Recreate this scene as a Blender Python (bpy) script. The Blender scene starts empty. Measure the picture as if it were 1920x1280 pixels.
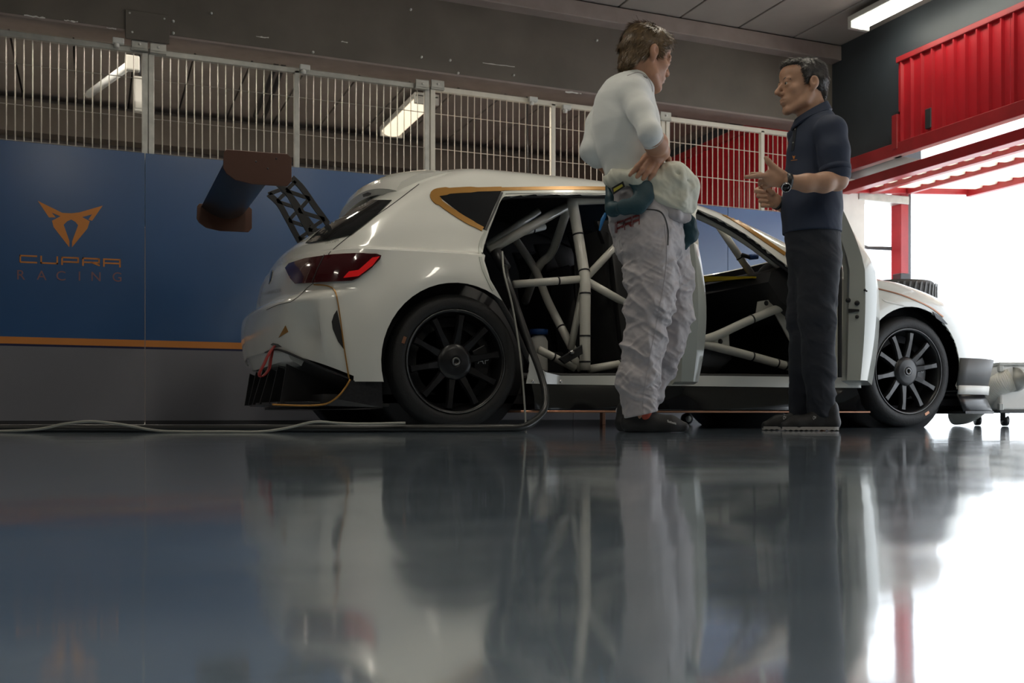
import bpy, bmesh, math, random
import numpy as np
from mathutils import Vector, Matrix
from mathutils.bvhtree import BVHTree
random.seed(7); rng = np.random.default_rng(7)
SC = bpy.context.scene
COL = SC.collection

# ------------------------------------------------------------------ camera
CH = 0.07                       # lens height over the floor (m)
YAW = math.radians(22.45)
FPX, HZ = 1900.0, 778.0         # focal length / horizon row for the 1920x1280 frame
CS, SN = math.cos(YAW), math.sin(YAW)
cd = bpy.data.cameras.new('camera'); cam = bpy.data.objects.new('camera', cd); COL.objects.link(cam)
cam.location = (0, 0, CH); cam.rotation_euler = (math.pi/2, 0, -YAW)
cd.sensor_width = 36; cd.lens = FPX/1920*36; cd.shift_y = (HZ-640)/1920
cd.clip_start = 0.01; cd.clip_end = 500
cd.dof.use_dof = True; cd.dof.focus_distance = 4.8; cd.dof.aperture_fstop = 4.0
SC.camera = cam

# ------------------------------------------------------------------ world, sun, exposure
w = bpy.data.worlds.new('world'); SC.world = w; w.use_nodes = True
nt = w.node_tree; bgn = nt.nodes['Background']
bgn.inputs['Color'].default_value = (0.86, 0.93, 1.0, 1); bgn.inputs['Strength'].default_value = 3.6
sl = bpy.data.lights.new('sun', 'SUN'); sl.energy = 5.0; sl.angle = 0.02; sl.color = (1, .95, .88)
so = bpy.data.objects.new('sun', sl); COL.objects.link(so)
so.rotation_euler = Vector((-0.45, -0.28, -1.0)).to_track_quat('-Z', 'Y').to_euler()
vs = SC.view_settings
vs.view_transform = 'Standard'; vs.look = 'None'; vs.exposure = 0.0; vs.gamma = 1.0; vs.use_curve_mapping = False

# ------------------------------------------------------------------ pixel <-> world helpers (used for surveying positions)
def ray(px, py):
    r = (px-960)/FPX
    return Vector((SN+r*CS, CS-r*SN, (HZ-py)/FPX))
def at(px, py, Y):
    d = ray(px, py); return Vector((0, 0, CH)) + d*(Y/d.y)
def atX(px, py, X):
    d = ray(px, py); return Vector((0, 0, CH)) + d*(X/d.x)
def atD(px, py, D):
    return Vector((0, 0, CH)) + ray(px, py)*D
def atF(px, py, z=0.0):
    d = ray(px, py); return Vector((0, 0, CH)) + d*((z-CH)/d.z)
RT = Vector((CS, -SN, 0)); FW = Vector((SN, CS, 0)); UP = Vector((0, 0, 1))

# ------------------------------------------------------------------ materials
MATS = {}
def mat(name, col, rough=.5, metal=0., var=0., vscale=8., bump=0., bscale=60., coat=0., emit=None, estr=0., spec=None,
        trans=0., alpha=1., sss=0., stretch=(1, 1, 1), ior=None, sheen=0., col2=None, detail=4.):
    m = bpy.data.materials.new(name); m.use_nodes = True
    n = m.node_tree; b = n.nodes['Principled BSDF']
    c = (*col, 1)
    b.inputs['Base Color'].default_value = c
    b.inputs['Roughness'].default_value = rough; b.inputs['Metallic'].default_value = metal
    b.inputs['Coat Weight'].default_value = coat; b.inputs['Coat Roughness'].default_value = .04
    if spec is not None: b.inputs['Specular IOR Level'].default_value = spec
    if ior: b.inputs['IOR'].default_value = ior
    b.inputs['Transmission Weight'].default_value = trans; b.inputs['Alpha'].default_value = alpha
    if sheen: b.inputs['Sheen Weight'].default_value = sheen
    if sss:
        b.inputs['Subsurface Weight'].default_value = sss; b.inputs['Subsurface Radius'].default_value = (.012, .005, .003)
        b.inputs['Subsurface Scale'].default_value = 1.0
    if emit: b.inputs['Emission Color'].default_value = (*emit, 1); b.inputs['Emission Strength'].default_value = estr
    if var or bump or col2:
        tc = n.nodes.new('ShaderNodeTexCoord'); mp = n.nodes.new('ShaderNodeMapping')
        mp.inputs['Scale'].default_value = stretch; n.links.new(tc.outputs['Object'], mp.inputs['Vector'])
    if var or col2:
        nz = n.nodes.new('ShaderNodeTexNoise'); nz.inputs['Scale'].default_value = vscale; nz.inputs['Detail'].default_value = detail
        n.links.new(mp.outputs[0], nz.inputs['Vector'])
        rp = n.nodes.new('ShaderNodeValToRGB'); rp.color_ramp.elements[0].position = .3; rp.color_ramp.elements[1].position = .7
        lo = tuple(max(0, x*(1-var)) for x in col); hi = col2 or tuple(min(1, x*(1+var)) for x in col)
        rp.color_ramp.elements[0].color = (*lo, 1); rp.color_ramp.elements[1].color = (*hi, 1)
        n.links.new(nz.outputs['Fac'], rp.inputs[0]); n.links.new(rp.outputs[0], b.inputs['Base Color'])
    if bump:
        n2 = n.nodes.new('ShaderNodeTexNoise'); n2.inputs['Scale'].default_value = bscale; n2.inputs['Detail'].default_value = 5
        n.links.new(mp.outputs[0], n2.inputs['Vector'])
        bp = n.nodes.new('ShaderNodeBump'); bp.inputs['Strength'].default_value = bump; bp.inputs['Distance'].default_value = .01
        n.links.new(n2.outputs['Fac'], bp.inputs['Height']); n.links.new(bp.outputs[0], b.inputs['Normal'])
    MATS[name] = m; return m
M = MATS

# floor: glossy grey-blue epoxy, worn in streaks
def floor_material():
    m = mat('floor_epoxy', (.2, .21, .22), rough=.3)
    n = m.node_tree; b = n.nodes['Principled BSDF']
    tc = n.nodes.new('ShaderNodeTexCoord')
    mp = n.nodes.new('ShaderNodeMapping'); mp.inputs['Scale'].default_value = (1.0, 3.2, 1); mp.inputs['Rotation'].default_value = (0, 0, YAW)
    n.links.new(tc.outputs['Object'], mp.inputs[0])
    a = n.nodes.new('ShaderNodeTexNoise'); a.inputs['Scale'].default_value = 4; a.inputs['Detail'].default_value = 12; a.inputs['Roughness'].default_value = .72
    n.links.new(mp.outputs[0], a.inputs['Vector'])
    r = n.nodes.new('ShaderNodeValToRGB'); e = r.color_ramp.elements
    e[0].position = .3; e[0].color = (.17, .25, .34, 1); e[1].position = .72; e[1].color = (.42, .52, .62, 1)
    n.links.new(a.outputs['Fac'], r.inputs[0]); n.links.new(r.outputs[0], b.inputs['Base Color'])
    g = n.nodes.new('ShaderNodeTexNoise'); g.inputs['Scale'].default_value = 7; g.inputs['Detail'].default_value = 8
    n.links.new(mp.outputs[0], g.inputs['Vector'])
    mr = n.nodes.new('ShaderNodeMapRange'); mr.inputs[1].default_value = .35; mr.inputs[2].default_value = .75
    mr.inputs[3].default_value = .10; mr.inputs[4].default_value = .26
    n.links.new(g.outputs['Fac'], mr.inputs[0]); n.links.new(mr.outputs[0], b.inputs['Roughness'])
    q = n.nodes.new('ShaderNodeTexNoise'); q.inputs['Scale'].default_value = 5; q.inputs['Detail'].default_value = 2
    n.links.new(tc.outputs['Object'], q.inputs['Vector'])
    bp = n.nodes.new('ShaderNodeBump'); bp.inputs['Strength'].default_value = .05; bp.inputs['Distance'].default_value = .02
    n.links.new(q.outputs['Fac'], bp.inputs['Height'])
    # trowel ripples across the slab
    m2 = n.nodes.new('ShaderNodeMapping'); m2.inputs['Rotation'].default_value = (0, 0, YAW); m2.inputs['Scale'].default_value = (7, 42, 1)
    n.links.new(tc.outputs['Object'], m2.inputs[0])
    rp2 = n.nodes.new('ShaderNodeTexNoise'); rp2.inputs['Scale'].default_value = 1; rp2.inputs['Detail'].default_value = 3
    n.links.new(m2.outputs[0], rp2.inputs['Vector'])
    b2 = n.nodes.new('ShaderNodeBump'); b2.inputs['Strength'].default_value = .06; b2.inputs['Distance'].default_value = .004
    n.links.new(rp2.outputs['Fac'], b2.inputs['Height']); n.links.new(bp.outputs[0], b2.inputs['Normal'])
    n.links.new(b2.outputs[0], b.inputs['Normal']); n.links.new(b2.outputs[0], b.inputs['Coat Normal'])
    b.inputs['IOR'].default_value = 1.7
    b.inputs['Coat Weight'].default_value = 1.; b.inputs['Coat Roughness'].default_value = .05; b.inputs['Coat IOR'].default_value = 2.2
    return m
floor_material()
mat('asphalt', (.62, .63, .64), .8, var=.1, vscale=3)
mat('beam_paint', (.125, .108, .09), .55, var=.18, vscale=2.5, bump=.15, bscale=25)
mat('beam_soffit', (.27, .22, .2), .6, var=.1)
mat('ceiling_panel', (.3, .27, .245), .7, var=.08, vscale=3)
mat('ceiling_gap', (.03, .028, .026), .8)
mat('navy_wall', (.035, .042, .05), .5, var=.2, vscale=2)
mat('dark_wall', (.1, .09, .085), .8, var=.1)
mat('galvanised', (.42, .42, .39), .42, .6, var=.15, vscale=15)
mat('cream_paint', (.72, .68, .58), .45, var=.06, vscale=12)
mat('wire_cream', (.66, .58, .48), .45)
mat('wire_zinc', (.36, .34, .3), .4, .5)
mat('panel_blue', (.008, .072, .215), .4, var=.06, vscale=1.5, coat=.85)
M['panel_blue'].node_tree.nodes['Principled BSDF'].inputs['Coat Roughness'].default_value = .24; M['panel_blue'].node_tree.nodes['Principled BSDF'].inputs['Coat IOR'].default_value = 1.62
mat('panel_grey', (.185, .185, .21), .33, var=.04, vscale=2)
mat('panel_navy', (.012, .015, .06), .35)
mat('print_orange', (.6, .22, .045), .4)
mat('print_mauve', (.22, .11, .12), .5)
mat('red_sheet', (.43, .012, .02), .26, coat=.5, var=.1, vscale=3)
mat('red_steel', (.33, .018, .022), .35, var=.15, vscale=6)
mat('bounce_concrete', (.5, .49, .46), .8, var=.05)
mat('canopy_sheet', (.85, .84, .8), .5)
mat('steel_dark', (.08, .08, .085), .4, .7)
mat('lamp_housing', (.62, .62, .58), .45)
mat('lamp_glow', (1, 1, 1), .4, emit=(1, .93, .79), estr=23)
mat('lamp_glow_cool', (1, 1, 1), .4, emit=(1, 1, .86), estr=14)
mat('fill_glow_strong', (1, 1, 1), .4, emit=(1, .9, .76), estr=110)  # only for the added fill lamps above the beam
mat('lamp_dim', (.9, .85, .75), .4, emit=(1, .85, .62), estr=1.1)
mat('lamp_tube_off', (.75, .78, .78), .35)
mat('concrete_white', (.7, .68, .64), .7, var=.06)
mat('car_white', (.72, .72, .67), .22, coat=.8)
mat('car_inside', (.018, .018, .02), .6)
mat('cage_white', (.62, .61, .55), .3, coat=.3)
mat('car_gold', (.4, .2, .045), .3, .35)
mat('copper', (.35, .17, .1), .35, .6)
mat('black_gloss', (.008, .008, .009), .12, coat=.5)
mat('black_satin', (.014, .014, .015), .38)
mat('black_matte', (.012, .012, .013), .75, sheen=.2)
mat('carbon', (.02, .02, .022), .3, var=.3, vscale=120)
mat('rubber', (.009, .009, .0095), .62, bump=.2, bscale=90)
mat('rim_black', (.009, .009, .01), .33)
mat('rim_edge', (.16, .16, .16), .3, .8)
mat('disc_steel', (.2, .19, .18), .35, .9)
mat('tail_lens', (.05, .004, .006), .1, coat=1)
mat('tail_red', (.55, .01, .012), .15, coat=1, emit=(1, .02, .02), estr=.15)
mat('window_glass', (.006, .007, .008), .06)
mat('clear_glass', (.5, .52, .55), .03, alpha=.22)
mat('wing_brown', (.075, .033, .022), .35, .2)
mat('strap_red', (.3, .02, .018), .7)
mat('seal', (.02, .02, .021), .6)
mat('yellow', (.75, .55, .02), .5)
mat('grey_plastic', (.09, .09, .09), .55)
mat('door_skin', (.5, .52, .47), .3, coat=.4)
mat('hose_black', (.016, .017, .017), .35)
mat('cable_grey', (.28, .28, .25), .5)
mat('case_white', (.78, .77, .73), .5, var=.06)
mat('chrome', (.5, .5, .5), .2, 1)
mat('duct', (.85, .83, .76), .5)
mat('blue_cap', (.03, .1, .35), .4)
mat('text_grey', (.2, .2, .18), .5)
mat('white_mark', (.7, .7, .7), .5)

# ------------------------------------------------------------------ object helpers
def finish(o, parent):
    if parent is not None:
        o.parent = parent
        l = parent.location.copy() if parent.parent is None else Vector((0, 0, 0))
        o.matrix_parent_inverse = Matrix.Translation(-l)
    return o
def new_obj(name, me, m=None, parent=None, smooth=False, loc=None):
    o = bpy.data.objects.new(name, me)
    if m is not None:
        for k in (m if isinstance(m, (list, tuple)) else [m]): me.materials.append(M[k])
    if smooth: me.polygons.foreach_set('use_smooth', [True]*len(me.polygons)); me.update()
    COL.objects.link(o)
    if parent is not None:
        # geometry is given in world space: move the mesh so that object space == parent space
        o.parent = parent
        l = parent.location.copy() if parent.parent is None else Vector((0, 0, 0))
        o.matrix_parent_inverse = Matrix.Translation(-l) @ Matrix.Identity(4)
    if loc is not None: o.location = loc
    return o
def tag(o, label=None, cat=None, group=None, kind=None):
    if label: o['label'] = label
    if cat: o['category'] = cat
    if group: o['group'] = group
    if kind: o['kind'] = kind
    return o
def root(name, label, cat, loc=(0, 0, 0), group=None):
    o = bpy.data.objects.new(name, None); COL.objects.link(o); o.location = loc
    o.empty_display_size = .1
    return tag(o, label, cat, group)
def mesh_from(verts, faces):
    me = bpy.data.meshes.new('m'); me.from_pydata([tuple(v) for v in verts], [], [tuple(int(i) for i in f) for f in faces]); me.update(); return me
def bm_mesh(bm):
    bmesh.ops.recalc_face_normals(bm, faces=bm.faces)
    me = bpy.data.meshes.new('m'); bm.to_mesh(me); bm.free(); return me
def box_bm(bm, x0, x1, y0, y1, z0, z1, bev=0, seg=2):
    vs_ = [bm.verts.new(p) for p in [(x0,y0,z0),(x1,y0,z0),(x1,y1,z0),(x0,y1,z0),(x0,y0,z1),(x1,y0,z1),(x1,y1,z1),(x0,y1,z1)]]
    fs = [bm.faces.new([vs_[i] for i in f]) for f in [(0,3,2,1),(4,5,6,7),(0,1,5,4),(1,2,6,5),(2,3,7,6),(3,0,4,7)]]
    if bev:
        es = list({e for f in fs for e in f.edges})
        bmesh.ops.bevel(bm, geom=es, offset=bev, segments=seg, affect='EDGES', profile=.5)
def box(name, x0, x1, y0, y1, z0, z1, m, parent=None, bev=0, seg=2):
    bm = bmesh.new(); box_bm(bm, x0, x1, y0, y1, z0, z1, bev, seg)
    return new_obj(name, bm_mesh(bm), m, parent)
def struct(o): o['kind'] = 'structure'; return o
def smooth_path(pts, n=8, closed=False):
    P = [Vector(p) for p in pts]; out = []
    N = len(P)
    rngi = range(N) if closed else range(N-1)
    for i in rngi:
        p0 = P[(i-1) % N] if (closed or i > 0) else P[0]*2-P[1]
        p1 = P[i]; p2 = P[(i+1) % N]
        p3 = P[(i+2) % N] if (closed or i+2 < N) else P[-1]*2-P[-2]
        for k in range(n):
            t = k/n
            out.append(.5*((2*p1)+(p2-p0)*t+(2*p0-5*p1+4*p2-p3)*t*t+(3*p1-p0-3*p2+p3)*t**3))
    if not closed: out.append(P[-1])
    return out
def tube_bm(bm, pts, r, seg=10, closed=False, cap=True):
    P = [Vector(p) for p in pts]; N = len(P)
    R = r if hasattr(r, '__len__') else [r]*N
    rings = []; prev = None
    for i in range(N):
        if closed: t = P[(i+1) % N]-P[i-1]
        else: t = P[min(i+1, N-1)]-P[max(i-1, 0)]
        t.normalize()
        if prev is None:
            a = Vector((0, 0, 1)) if abs(t.z) < .9 else Vector((1, 0, 0))
            u = t.cross(a).normalized()
        else:
            u = (prev-t*prev.dot(t)).normalized()
        prev = u; v = t.cross(u)
        rings.append([bm.verts.new(P[i]+(u*math.cos(2*math.pi*k/seg)+v*math.sin(2*math.pi*k/seg))*R[i]) for k in range(seg)])
    for i in range(N if closed else N-1):
        A, B = rings[i], rings[(i+1) % N]
        for k in range(seg): bm.faces.new((A[k], A[(k+1) % seg], B[(k+1) % seg], B[k]))
    if cap and not closed: bm.faces.new(rings[0][::-1]); bm.faces.new(rings[-1])
def tube(name, pts, r, m, parent=None, seg=10, closed=False):
    bm = bmesh.new(); tube_bm(bm, pts, r, seg, closed)
    return new_obj(name, bm_mesh(bm), m, parent, smooth=True)
def prism_bm(bm, pts, vec, bev=0):
    A = [bm.verts.new(Vector(p)) for p in pts]; B = [bm.verts.new(Vector(p)+Vector(vec)) for p in pts]
    n = len(A); f1 = bm.faces.new(A[::-1]); f2 = bm.faces.new(B)
    for i in range(n): bm.faces.new((A[i], A[(i+1) % n], B[(i+1) % n], B[i]))
    if bev: bmesh.ops.bevel(bm, geom=list(set(f1.edges[:]+f2.edges[:])), offset=bev, segments=2, affect='EDGES', profile=.5)
def prism(name, pts, vec, m, parent=None, bev=0):
    bm = bmesh.new(); prism_bm(bm, pts, vec, bev)
    return new_obj(name, bm_mesh(bm), m, parent)
def lathe_bm(bm, prof, c, axis='Y', seg=48, closed=False):
    c = Vector(c); rings = []
    for (r, h) in prof:
        ring = []
        for k in range(seg):
            a = 2*math.pi*k/seg
            p = {'Y': (r*math.cos(a), h, r*math.sin(a)), 'Z': (r*math.cos(a), r*math.sin(a), h), 'X': (h, r*math.cos(a), r*math.sin(a))}[axis]
            ring.append(bm.verts.new(c+Vector(p)))
        rings.append(ring)
    n = len(rings)
    for i in range(n if closed else n-1):
        A, B = rings[i], rings[(i+1) % n]
        for k in range(seg): bm.faces.new((A[k], A[(k+1) % seg], B[(k+1) % seg], B[k]))
    if not closed:
        if prof[0][0] > 1e-5: bm.faces.new(rings[0])
        if prof[-1][0] > 1e-5: bm.faces.new(rings[-1][::-1])
def lathe(name, prof, c, m, parent=None, axis='Y', seg=48, closed=False, smooth=True):
    bm = bmesh.new(); lathe_bm(bm, prof, c, axis, seg, closed)
    bmesh.ops.remove_doubles(bm, verts=bm.verts, dist=1e-5)
    return new_obj(name, bm_mesh(bm), m, parent, smooth=smooth)
def auto_smooth(o, deg=35):
    me = o.data
    me.polygons.foreach_set('use_smooth', [True]*len(me.polygons))
    bm = bmesh.new(); bm.from_mesh(me)
    th = math.radians(deg)
    for e in bm.edges:
        if len(e.link_faces) == 2 and e.calc_face_angle(0) > th: e.smooth = False
    bm.to_mesh(me); bm.free(); me.update()
    return o
def text_mesh(s, size, extrude=0.0):
    cu = bpy.data.curves.new('t', 'FONT'); cu.body = s; cu.size = size; cu.extrude = extrude; cu.align_x = 'LEFT'
    o = bpy.data.objects.new('t', cu); COL.objects.link(o)
    me = bpy.data.meshes.new_from_object(o.evaluated_get(bpy.context.evaluated_depsgraph_get()))
    bpy.data.objects.remove(o); bpy.data.curves.remove(cu)
    return me
def stroke_polys(lines, w):
    """flat quads (2-D) for poly-lines with square mitres"""
    out = []
    for ln in lines:
        for (a, b) in zip(ln[:-1], ln[1:]):
            a = Vector(a); b = Vector(b); d = (b-a).normalized(); n = Vector((-d.y, d.x))*w/2
            a2 = a-d*w/2; b2 = b+d*w/2
            out.append([a2-n, b2-n, b2+n, a2+n])
    return out
LETTERS = {
 'C': [[(1, .42), (0, .42), (0, 0), (1, 0)]],
 'U': [[(0, .42), (0, 0), (1, 0), (1, .42)]],
 'P': [[(0, -.03), (0, .42), (1, .42), (1, .14), (.12, .14)]],
 'R': [[(0, -.03), (0, .42), (1, .42), (1, .17), (.12, .17)], [(.55, .17), (1, 0)]],
 'A': [[(0, -.03), (0, .42), (1, .42), (1, -.03)], [(0, .17), (1, .17)]],
}
def word_polys(word, w=.09, gap=.32):
    out = []; x = 0
    for ch in word:
        out += [[Vector((p.x+x, p.y)) for p in q] for q in stroke_polys(LETTERS[ch], w)]
        x += 1+gap
    return out, x-gap
# ================================================================== THE SETTING
YB = 7.0                        # plane of the long beam / cage
XR = 5.87                       # wall with the roller door
# floor: gently worn, slightly domed towards the lens
def build_floor():
    xs = np.concatenate([np.linspace(-6, -1, 12), np.linspace(-.9, 2.2, 90), np.linspace(2.4, XR+.25, 16)])
    ys = np.concatenate([np.linspace(-4, -.4, 8), np.linspace(-.3, .9, 90), np.linspace(.95, 4.0, 40), np.linspace(4.2, YB+.1, 12)])
    V = []; F = []
    for y in ys:
        for x in xs: V.append((x, y, floor_z(x, y)))
    nx = len(xs)
    for j in range(len(ys)-1):
        for i in range(nx-1): F.append((j*nx+i, j*nx+i+1, (j+1)*nx+i+1, (j+1)*nx+i))
    o = new_obj('floor', mesh_from(V, F), 'floor_epoxy', smooth=True)
    return struct(o)
def floor_z(x, y):
    f = SN*x+CS*y               # a shallow dish: the slab lifts a few millimetres close to the lens
    g = max(.15, f); t = max(0., .50-g)
    return .019*t*t/(t+.07) if t > 0 else 0.0
build_floor()
struct(box('floor_neighbour', -5.4, XR+.2, YB+.1, 10.5, -.05, 0, 'bounce_concrete'))  # out of view; kept pale so it bounces light up to the ceiling
struct(box('ground_outside', XR+.25, 90, -60, 60, -.05, -.004, 'asphalt'))

# ceilings: slabs with open joints, each slab its own piece
def ceiling(name, x0, x1, y0, y1, z, step=.55, off=0., gap=.014):
    base = struct(box(name, x0, x1, y0, y1, z+.05, z+.12, 'ceiling_gap'))
    x = x0+off; me = None
    bm = bmesh.new(); box_bm(bm, 0, step-gap, 0, y1-y0, 0, .05, .004, 1); me = bm_mesh(bm); me.materials.append(M['ceiling_panel'])
    while x+step < x1+.3:
        o = bpy.data.objects.new('ceiling_slab', me); COL.objects.link(o); o.parent = base; o.location = (x+gap, y0, z); x += step
    return base
ceiling('ceiling', -5.2, XR, -3.2, YB-.1, 3.21, off=.13)
ceiling('ceiling_neighbour', -5.2, XR, YB+.25, 10.3, 2.98, step=.45, off=.1)

# long beam above the cage
beam = struct(box('wall_back', -5.2, XR+.2, YB, YB+.25, 2.56, 3.25, 'beam_paint', bev=.006, seg=1))
box('beam_flange', -5.2, XR, YB-.12, YB+.02, 3.08, 3.2, 'beam_soffit', beam, bev=.004, seg=1)
box('beam_soffit', -5.2, XR, YB+.004, YB+.246, 2.548, 2.562, 'beam_soffit', beam)
p0 = at(235, 17, YB-.012); p1 = at(318, 75, YB-.012)
box('splice_plate', p0.x, p1.x, YB-.014, YB+.01, 2.50, p0.z, 'beam_paint', beam, bev=.003, seg=1)
for (px, py) in [(243, 25), (308, 36), (248, 61), (325, 62), (396, 25), (325, 40), (587, 98), (790, 107), (859, 137), (963, 141), (1119, 76), (844, 113), (770, 18)]:
    p = at(px, py, YB-.004)
    lathe('bolt_head', [(0, -.014), (.006, -.012), (.009, -.006), (.009, .012)], p, 'lamp_housing', beam, seg=8)
# paint scrapes with a shape of their own
for (px, py, L, t) in [(120, 38, 26, .01), (45, 29, 40, .008), (200, 52, 18, .006), (905, 118, 60, .004), (1060, 172, 30, .008), (480, 68, 24, .006), (640, 78, 12, .006)]:
    a = at(px, py, YB-.001); b = at(px+L, py+L*.12, YB-.001)
    bm = bmesh.new(); n = 7
    top = [a.lerp(b, k/n)+Vector((0, 0, t*random.random())) for k in range(n+1)]
    bot = [a.lerp(b, k/n)-Vector((0, 0, t*random.random())) for k in range(n+1)]
    prism_bm(bm, bot+top[::-1], (0, -.0012, 0)); new_obj('paint_scrape', bm_mesh(bm), 'concrete_white', beam)

# remaining shell
struct(box('wall_left', -5.4, -5.2, -3.4, 13, 0, 3.5, 'dark_wall'))
struct(box('wall_front', -5.4, XR+.2, -3.4, -3.2, 0, 3.5, 'dark_wall'))
struct(box('wall_neighbour', -5.4, XR+.2, 10.3, 10.5, 0, 3.5, 'dark_wall'))
struct(box('roof_slab', -5.4, XR+.22, -3.4, 10.5, 3.34, 3.5, 'dark_wall'))
nb = struct(box('trim_1', -5.2, XR, 10.1, 10.3, 2.62, 2.9, 'beam_paint'))
# wall with the doors (plane X = XR)
yr0 = 6.19
wr = struct(box('wall_right', XR, XR+.2, yr0, YB+.25, 2.1, 3.4, 'navy_wall'))
box('wall_upper', XR, XR+.2, -3.2, yr0, 2.87, 3.4, 'navy_wall', wr)
box('wall_pier', XR, XR+.3, YB-.06, YB+.3, 0, 2.1, 'concrete_white', wr)
box('wall_neighbour_head', XR, XR+.2, YB+.25, 10.3, 2.86, 3.4, 'navy_wall', wr)
box('wall_near_pier', XR, XR+.2, -3.2, 1.2, 0, 2.87, 'navy_wall', wr)
box('wall_edge_strip', XR-.03, XR, yr0-.02, yr0+.06, 2.1, 2.45, 'steel_dark', wr)

def corrugated(name, x, y0, y1, z0, z1, m, parent, pitch=.105, depth=.022):
    prof = []; y = y0
    while y < y1-1e-6:
        for (f, d) in [(0, 0), (.42, 0), (.52, -depth), (.62, -depth), (.72, 0)]:
            if y+f*pitch <= y1: prof.append((y+f*pitch, d))
        y += pitch
    prof.append((y1, 0))
    V = []; F = []
    for (yy, d) in prof: V += [(x+d, yy, z0), (x+d, yy, z1), (x+d+.012, yy, z0), (x+d+.012, yy, z1)]
    for i in range(len(prof)-1):
        a, b = 4*i, 4*(i+1)
        F += [(a, a+1, b+1, b), (a+2, b+2, b+3, a+3), (a, b, b+2, a+2), (a+1, a+3, b+3, b+1)]
    F += [(0, 2, 3, 1), (4*(len(prof)-1), 4*(len(prof)-1)+1, 4*(len(prof)-1)+3, 4*(len(prof)-1)+2)]
    return auto_smooth(new_obj(name, mesh_from(V, F), m, parent), 20)

# red roller-door head over the opening
def sroot(name, loc):
    o = bpy.data.objects.new(name, None); COL.objects.link(o); o.location = loc; o['kind'] = 'structure'; return o
rh = sroot('door_1', (XR, 3.7, 2.1))
y = yr0
while y > 1.4:
    corrugated('ribbed_sheet', XR-.03, y-1.05+.004, y, 2.2, 2.84, 'red_sheet', rh); y -= 1.05
box('top_rail', XR-.06, XR+.01, 1.2, yr0, 2.825, 2.87, 'red_steel', rh, bev=.004, seg=1)
box('bottom_rail', XR-.07, XR+.01, 1.2, YB-.08, 2.10, 2.2, 'red_steel', rh, bev=.004, seg=1)
box('end_bracket', XR-.075, XR-.02, yr0-.03, yr0+.03, 2.15, 2.42, 'red_steel', rh, bev=.004, seg=1)
box('slot_cover', XR-.06, XR-.03, yr0-.36, yr0-.30, 2.23, 2.38, 'steel_dark', rh, bev=.004, seg=1)
# swung-up door leaf, standing out over the pit lane
dl = sroot('door_2', (XR+.05, 3.9, 2.05))
def leafz(x): return 2.0+(x-5.95)*.07
def leaf_beam(x, hw, hh, m, name, y0=1.3, y1=6.92, dz=0):
    box(name, x-hw, x+hw, y0, y1, leafz(x)+dz-hh, leafz(x)+dz+hh, m, dl, bev=.004, seg=1)
leaf_beam(5.93, .05, .04, 'red_steel', 'guide_rail')
leaf_beam(6.22, .03, .035, 'red_steel', 'leaf_rail')
leaf_beam(6.62, .02, .035, 'red_steel', 'leaf_rail')
leaf_beam(7.34, .03, .06, 'red_steel', 'leaf_rail', dz=.01)
prism('leaf_end', [(5.9, 6.9, leafz(5.9)-.03), (7.36, 6.9, leafz(7.36)-.03), (7.36, 6.9, leafz(7.36)+.03), (5.9, 6.9, leafz(5.9)+.03)], (0, .04, 0), 'red_steel', dl, .003)
mm = M['canopy_sheet']; n = mm.node_tree; out = n.nodes['Material Output']; tr = n.nodes.new('ShaderNodeBsdfTranslucent'); tr.inputs[0].default_value = (.95, .9, .8, 1)
mx = n.nodes.new('ShaderNodeMixShader'); mx.inputs[0].default_value = .6
n.links.new(n.nodes['Principled BSDF'].outputs[0], mx.inputs[1]); n.links.new(tr.outputs[0], mx.inputs[2]); n.links.new(mx.outputs[0], out.inputs[0])
def leaf_sheet(x0, x1):
    V = []; F = []; y = 1.3; prof = []
    while y < 6.88:
        for (f, d) in [(0, 0), (.4, 0), (.5, .03), (.9, .03)]: prof.append((y+f*.16, d))
        y += .16
    for (yy, d) in prof:
        V += [(x0, yy, leafz(x0)+.005+d), (x1, yy, leafz(x1)+.005+d)]
    for i in range(len(prof)-1): F.append((2*i, 2*i+1, 2*i+3, 2*i+2))
    o = new_obj('leaf_sheet', mesh_from(V, F), 'canopy_sheet', dl)
    md = o.modifiers.new('s', 'SOLIDIFY'); md.thickness = .006
leaf_sheet(5.98, 6.2); leaf_sheet(6.24, 6.6); leaf_sheet(6.64, 7.32)
# post under the leaf and the outside pier
post = root('door_post', 'red steel post with dark guard under the raised door leaf', 'post', (*atX(1687, 778, 6.62).xy, 0))
pp = atX(1687, 600, 6.62)
box('post_shaft', pp.x-.045, pp.x+.045, pp.y-.06, pp.y+.06, 0, 2.04, 'red_steel', post, bev=.004, seg=1)
box('guard_plate', pp.x-.055, pp.x+.055, pp.y-.068, pp.y+.03, .98, 1.32, 'black_satin', post, bev=.004, seg=1)
box('guide_channel', pp.x+.046, pp.x+.085, pp.y-.05, pp.y+.05, 0, 2.03, 'steel_dark', post, bev=.003, seg=1)
a = atX(1625, 372, 6.3); b = atX(1680, 355, 6.55)
lint = struct(box('trim_2', 6.1, 6.66, 6.93, 7.07, 1.93, 2.0, 'galvanised', bev=.004, seg=1))
gr_ = root('barrier_rail', 'short dark rail fixed to the pale pier outside the doorway', 'rail', (6.17, 7.2, 1.45))
ra = at(1626, 464, 7.2); rb = at(1671, 466, 7.0)
tube('rail_bar', [Vector((6.16, 7.05, ra.z)), ra, rb], .018, 'steel_dark', gr_, seg=8)
box('rail_plate', 6.172, 6.185, 7.0, 7.1, ra.z-.05, ra.z+.05, 'steel_dark', gr_, bev=.003, seg=1)
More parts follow.
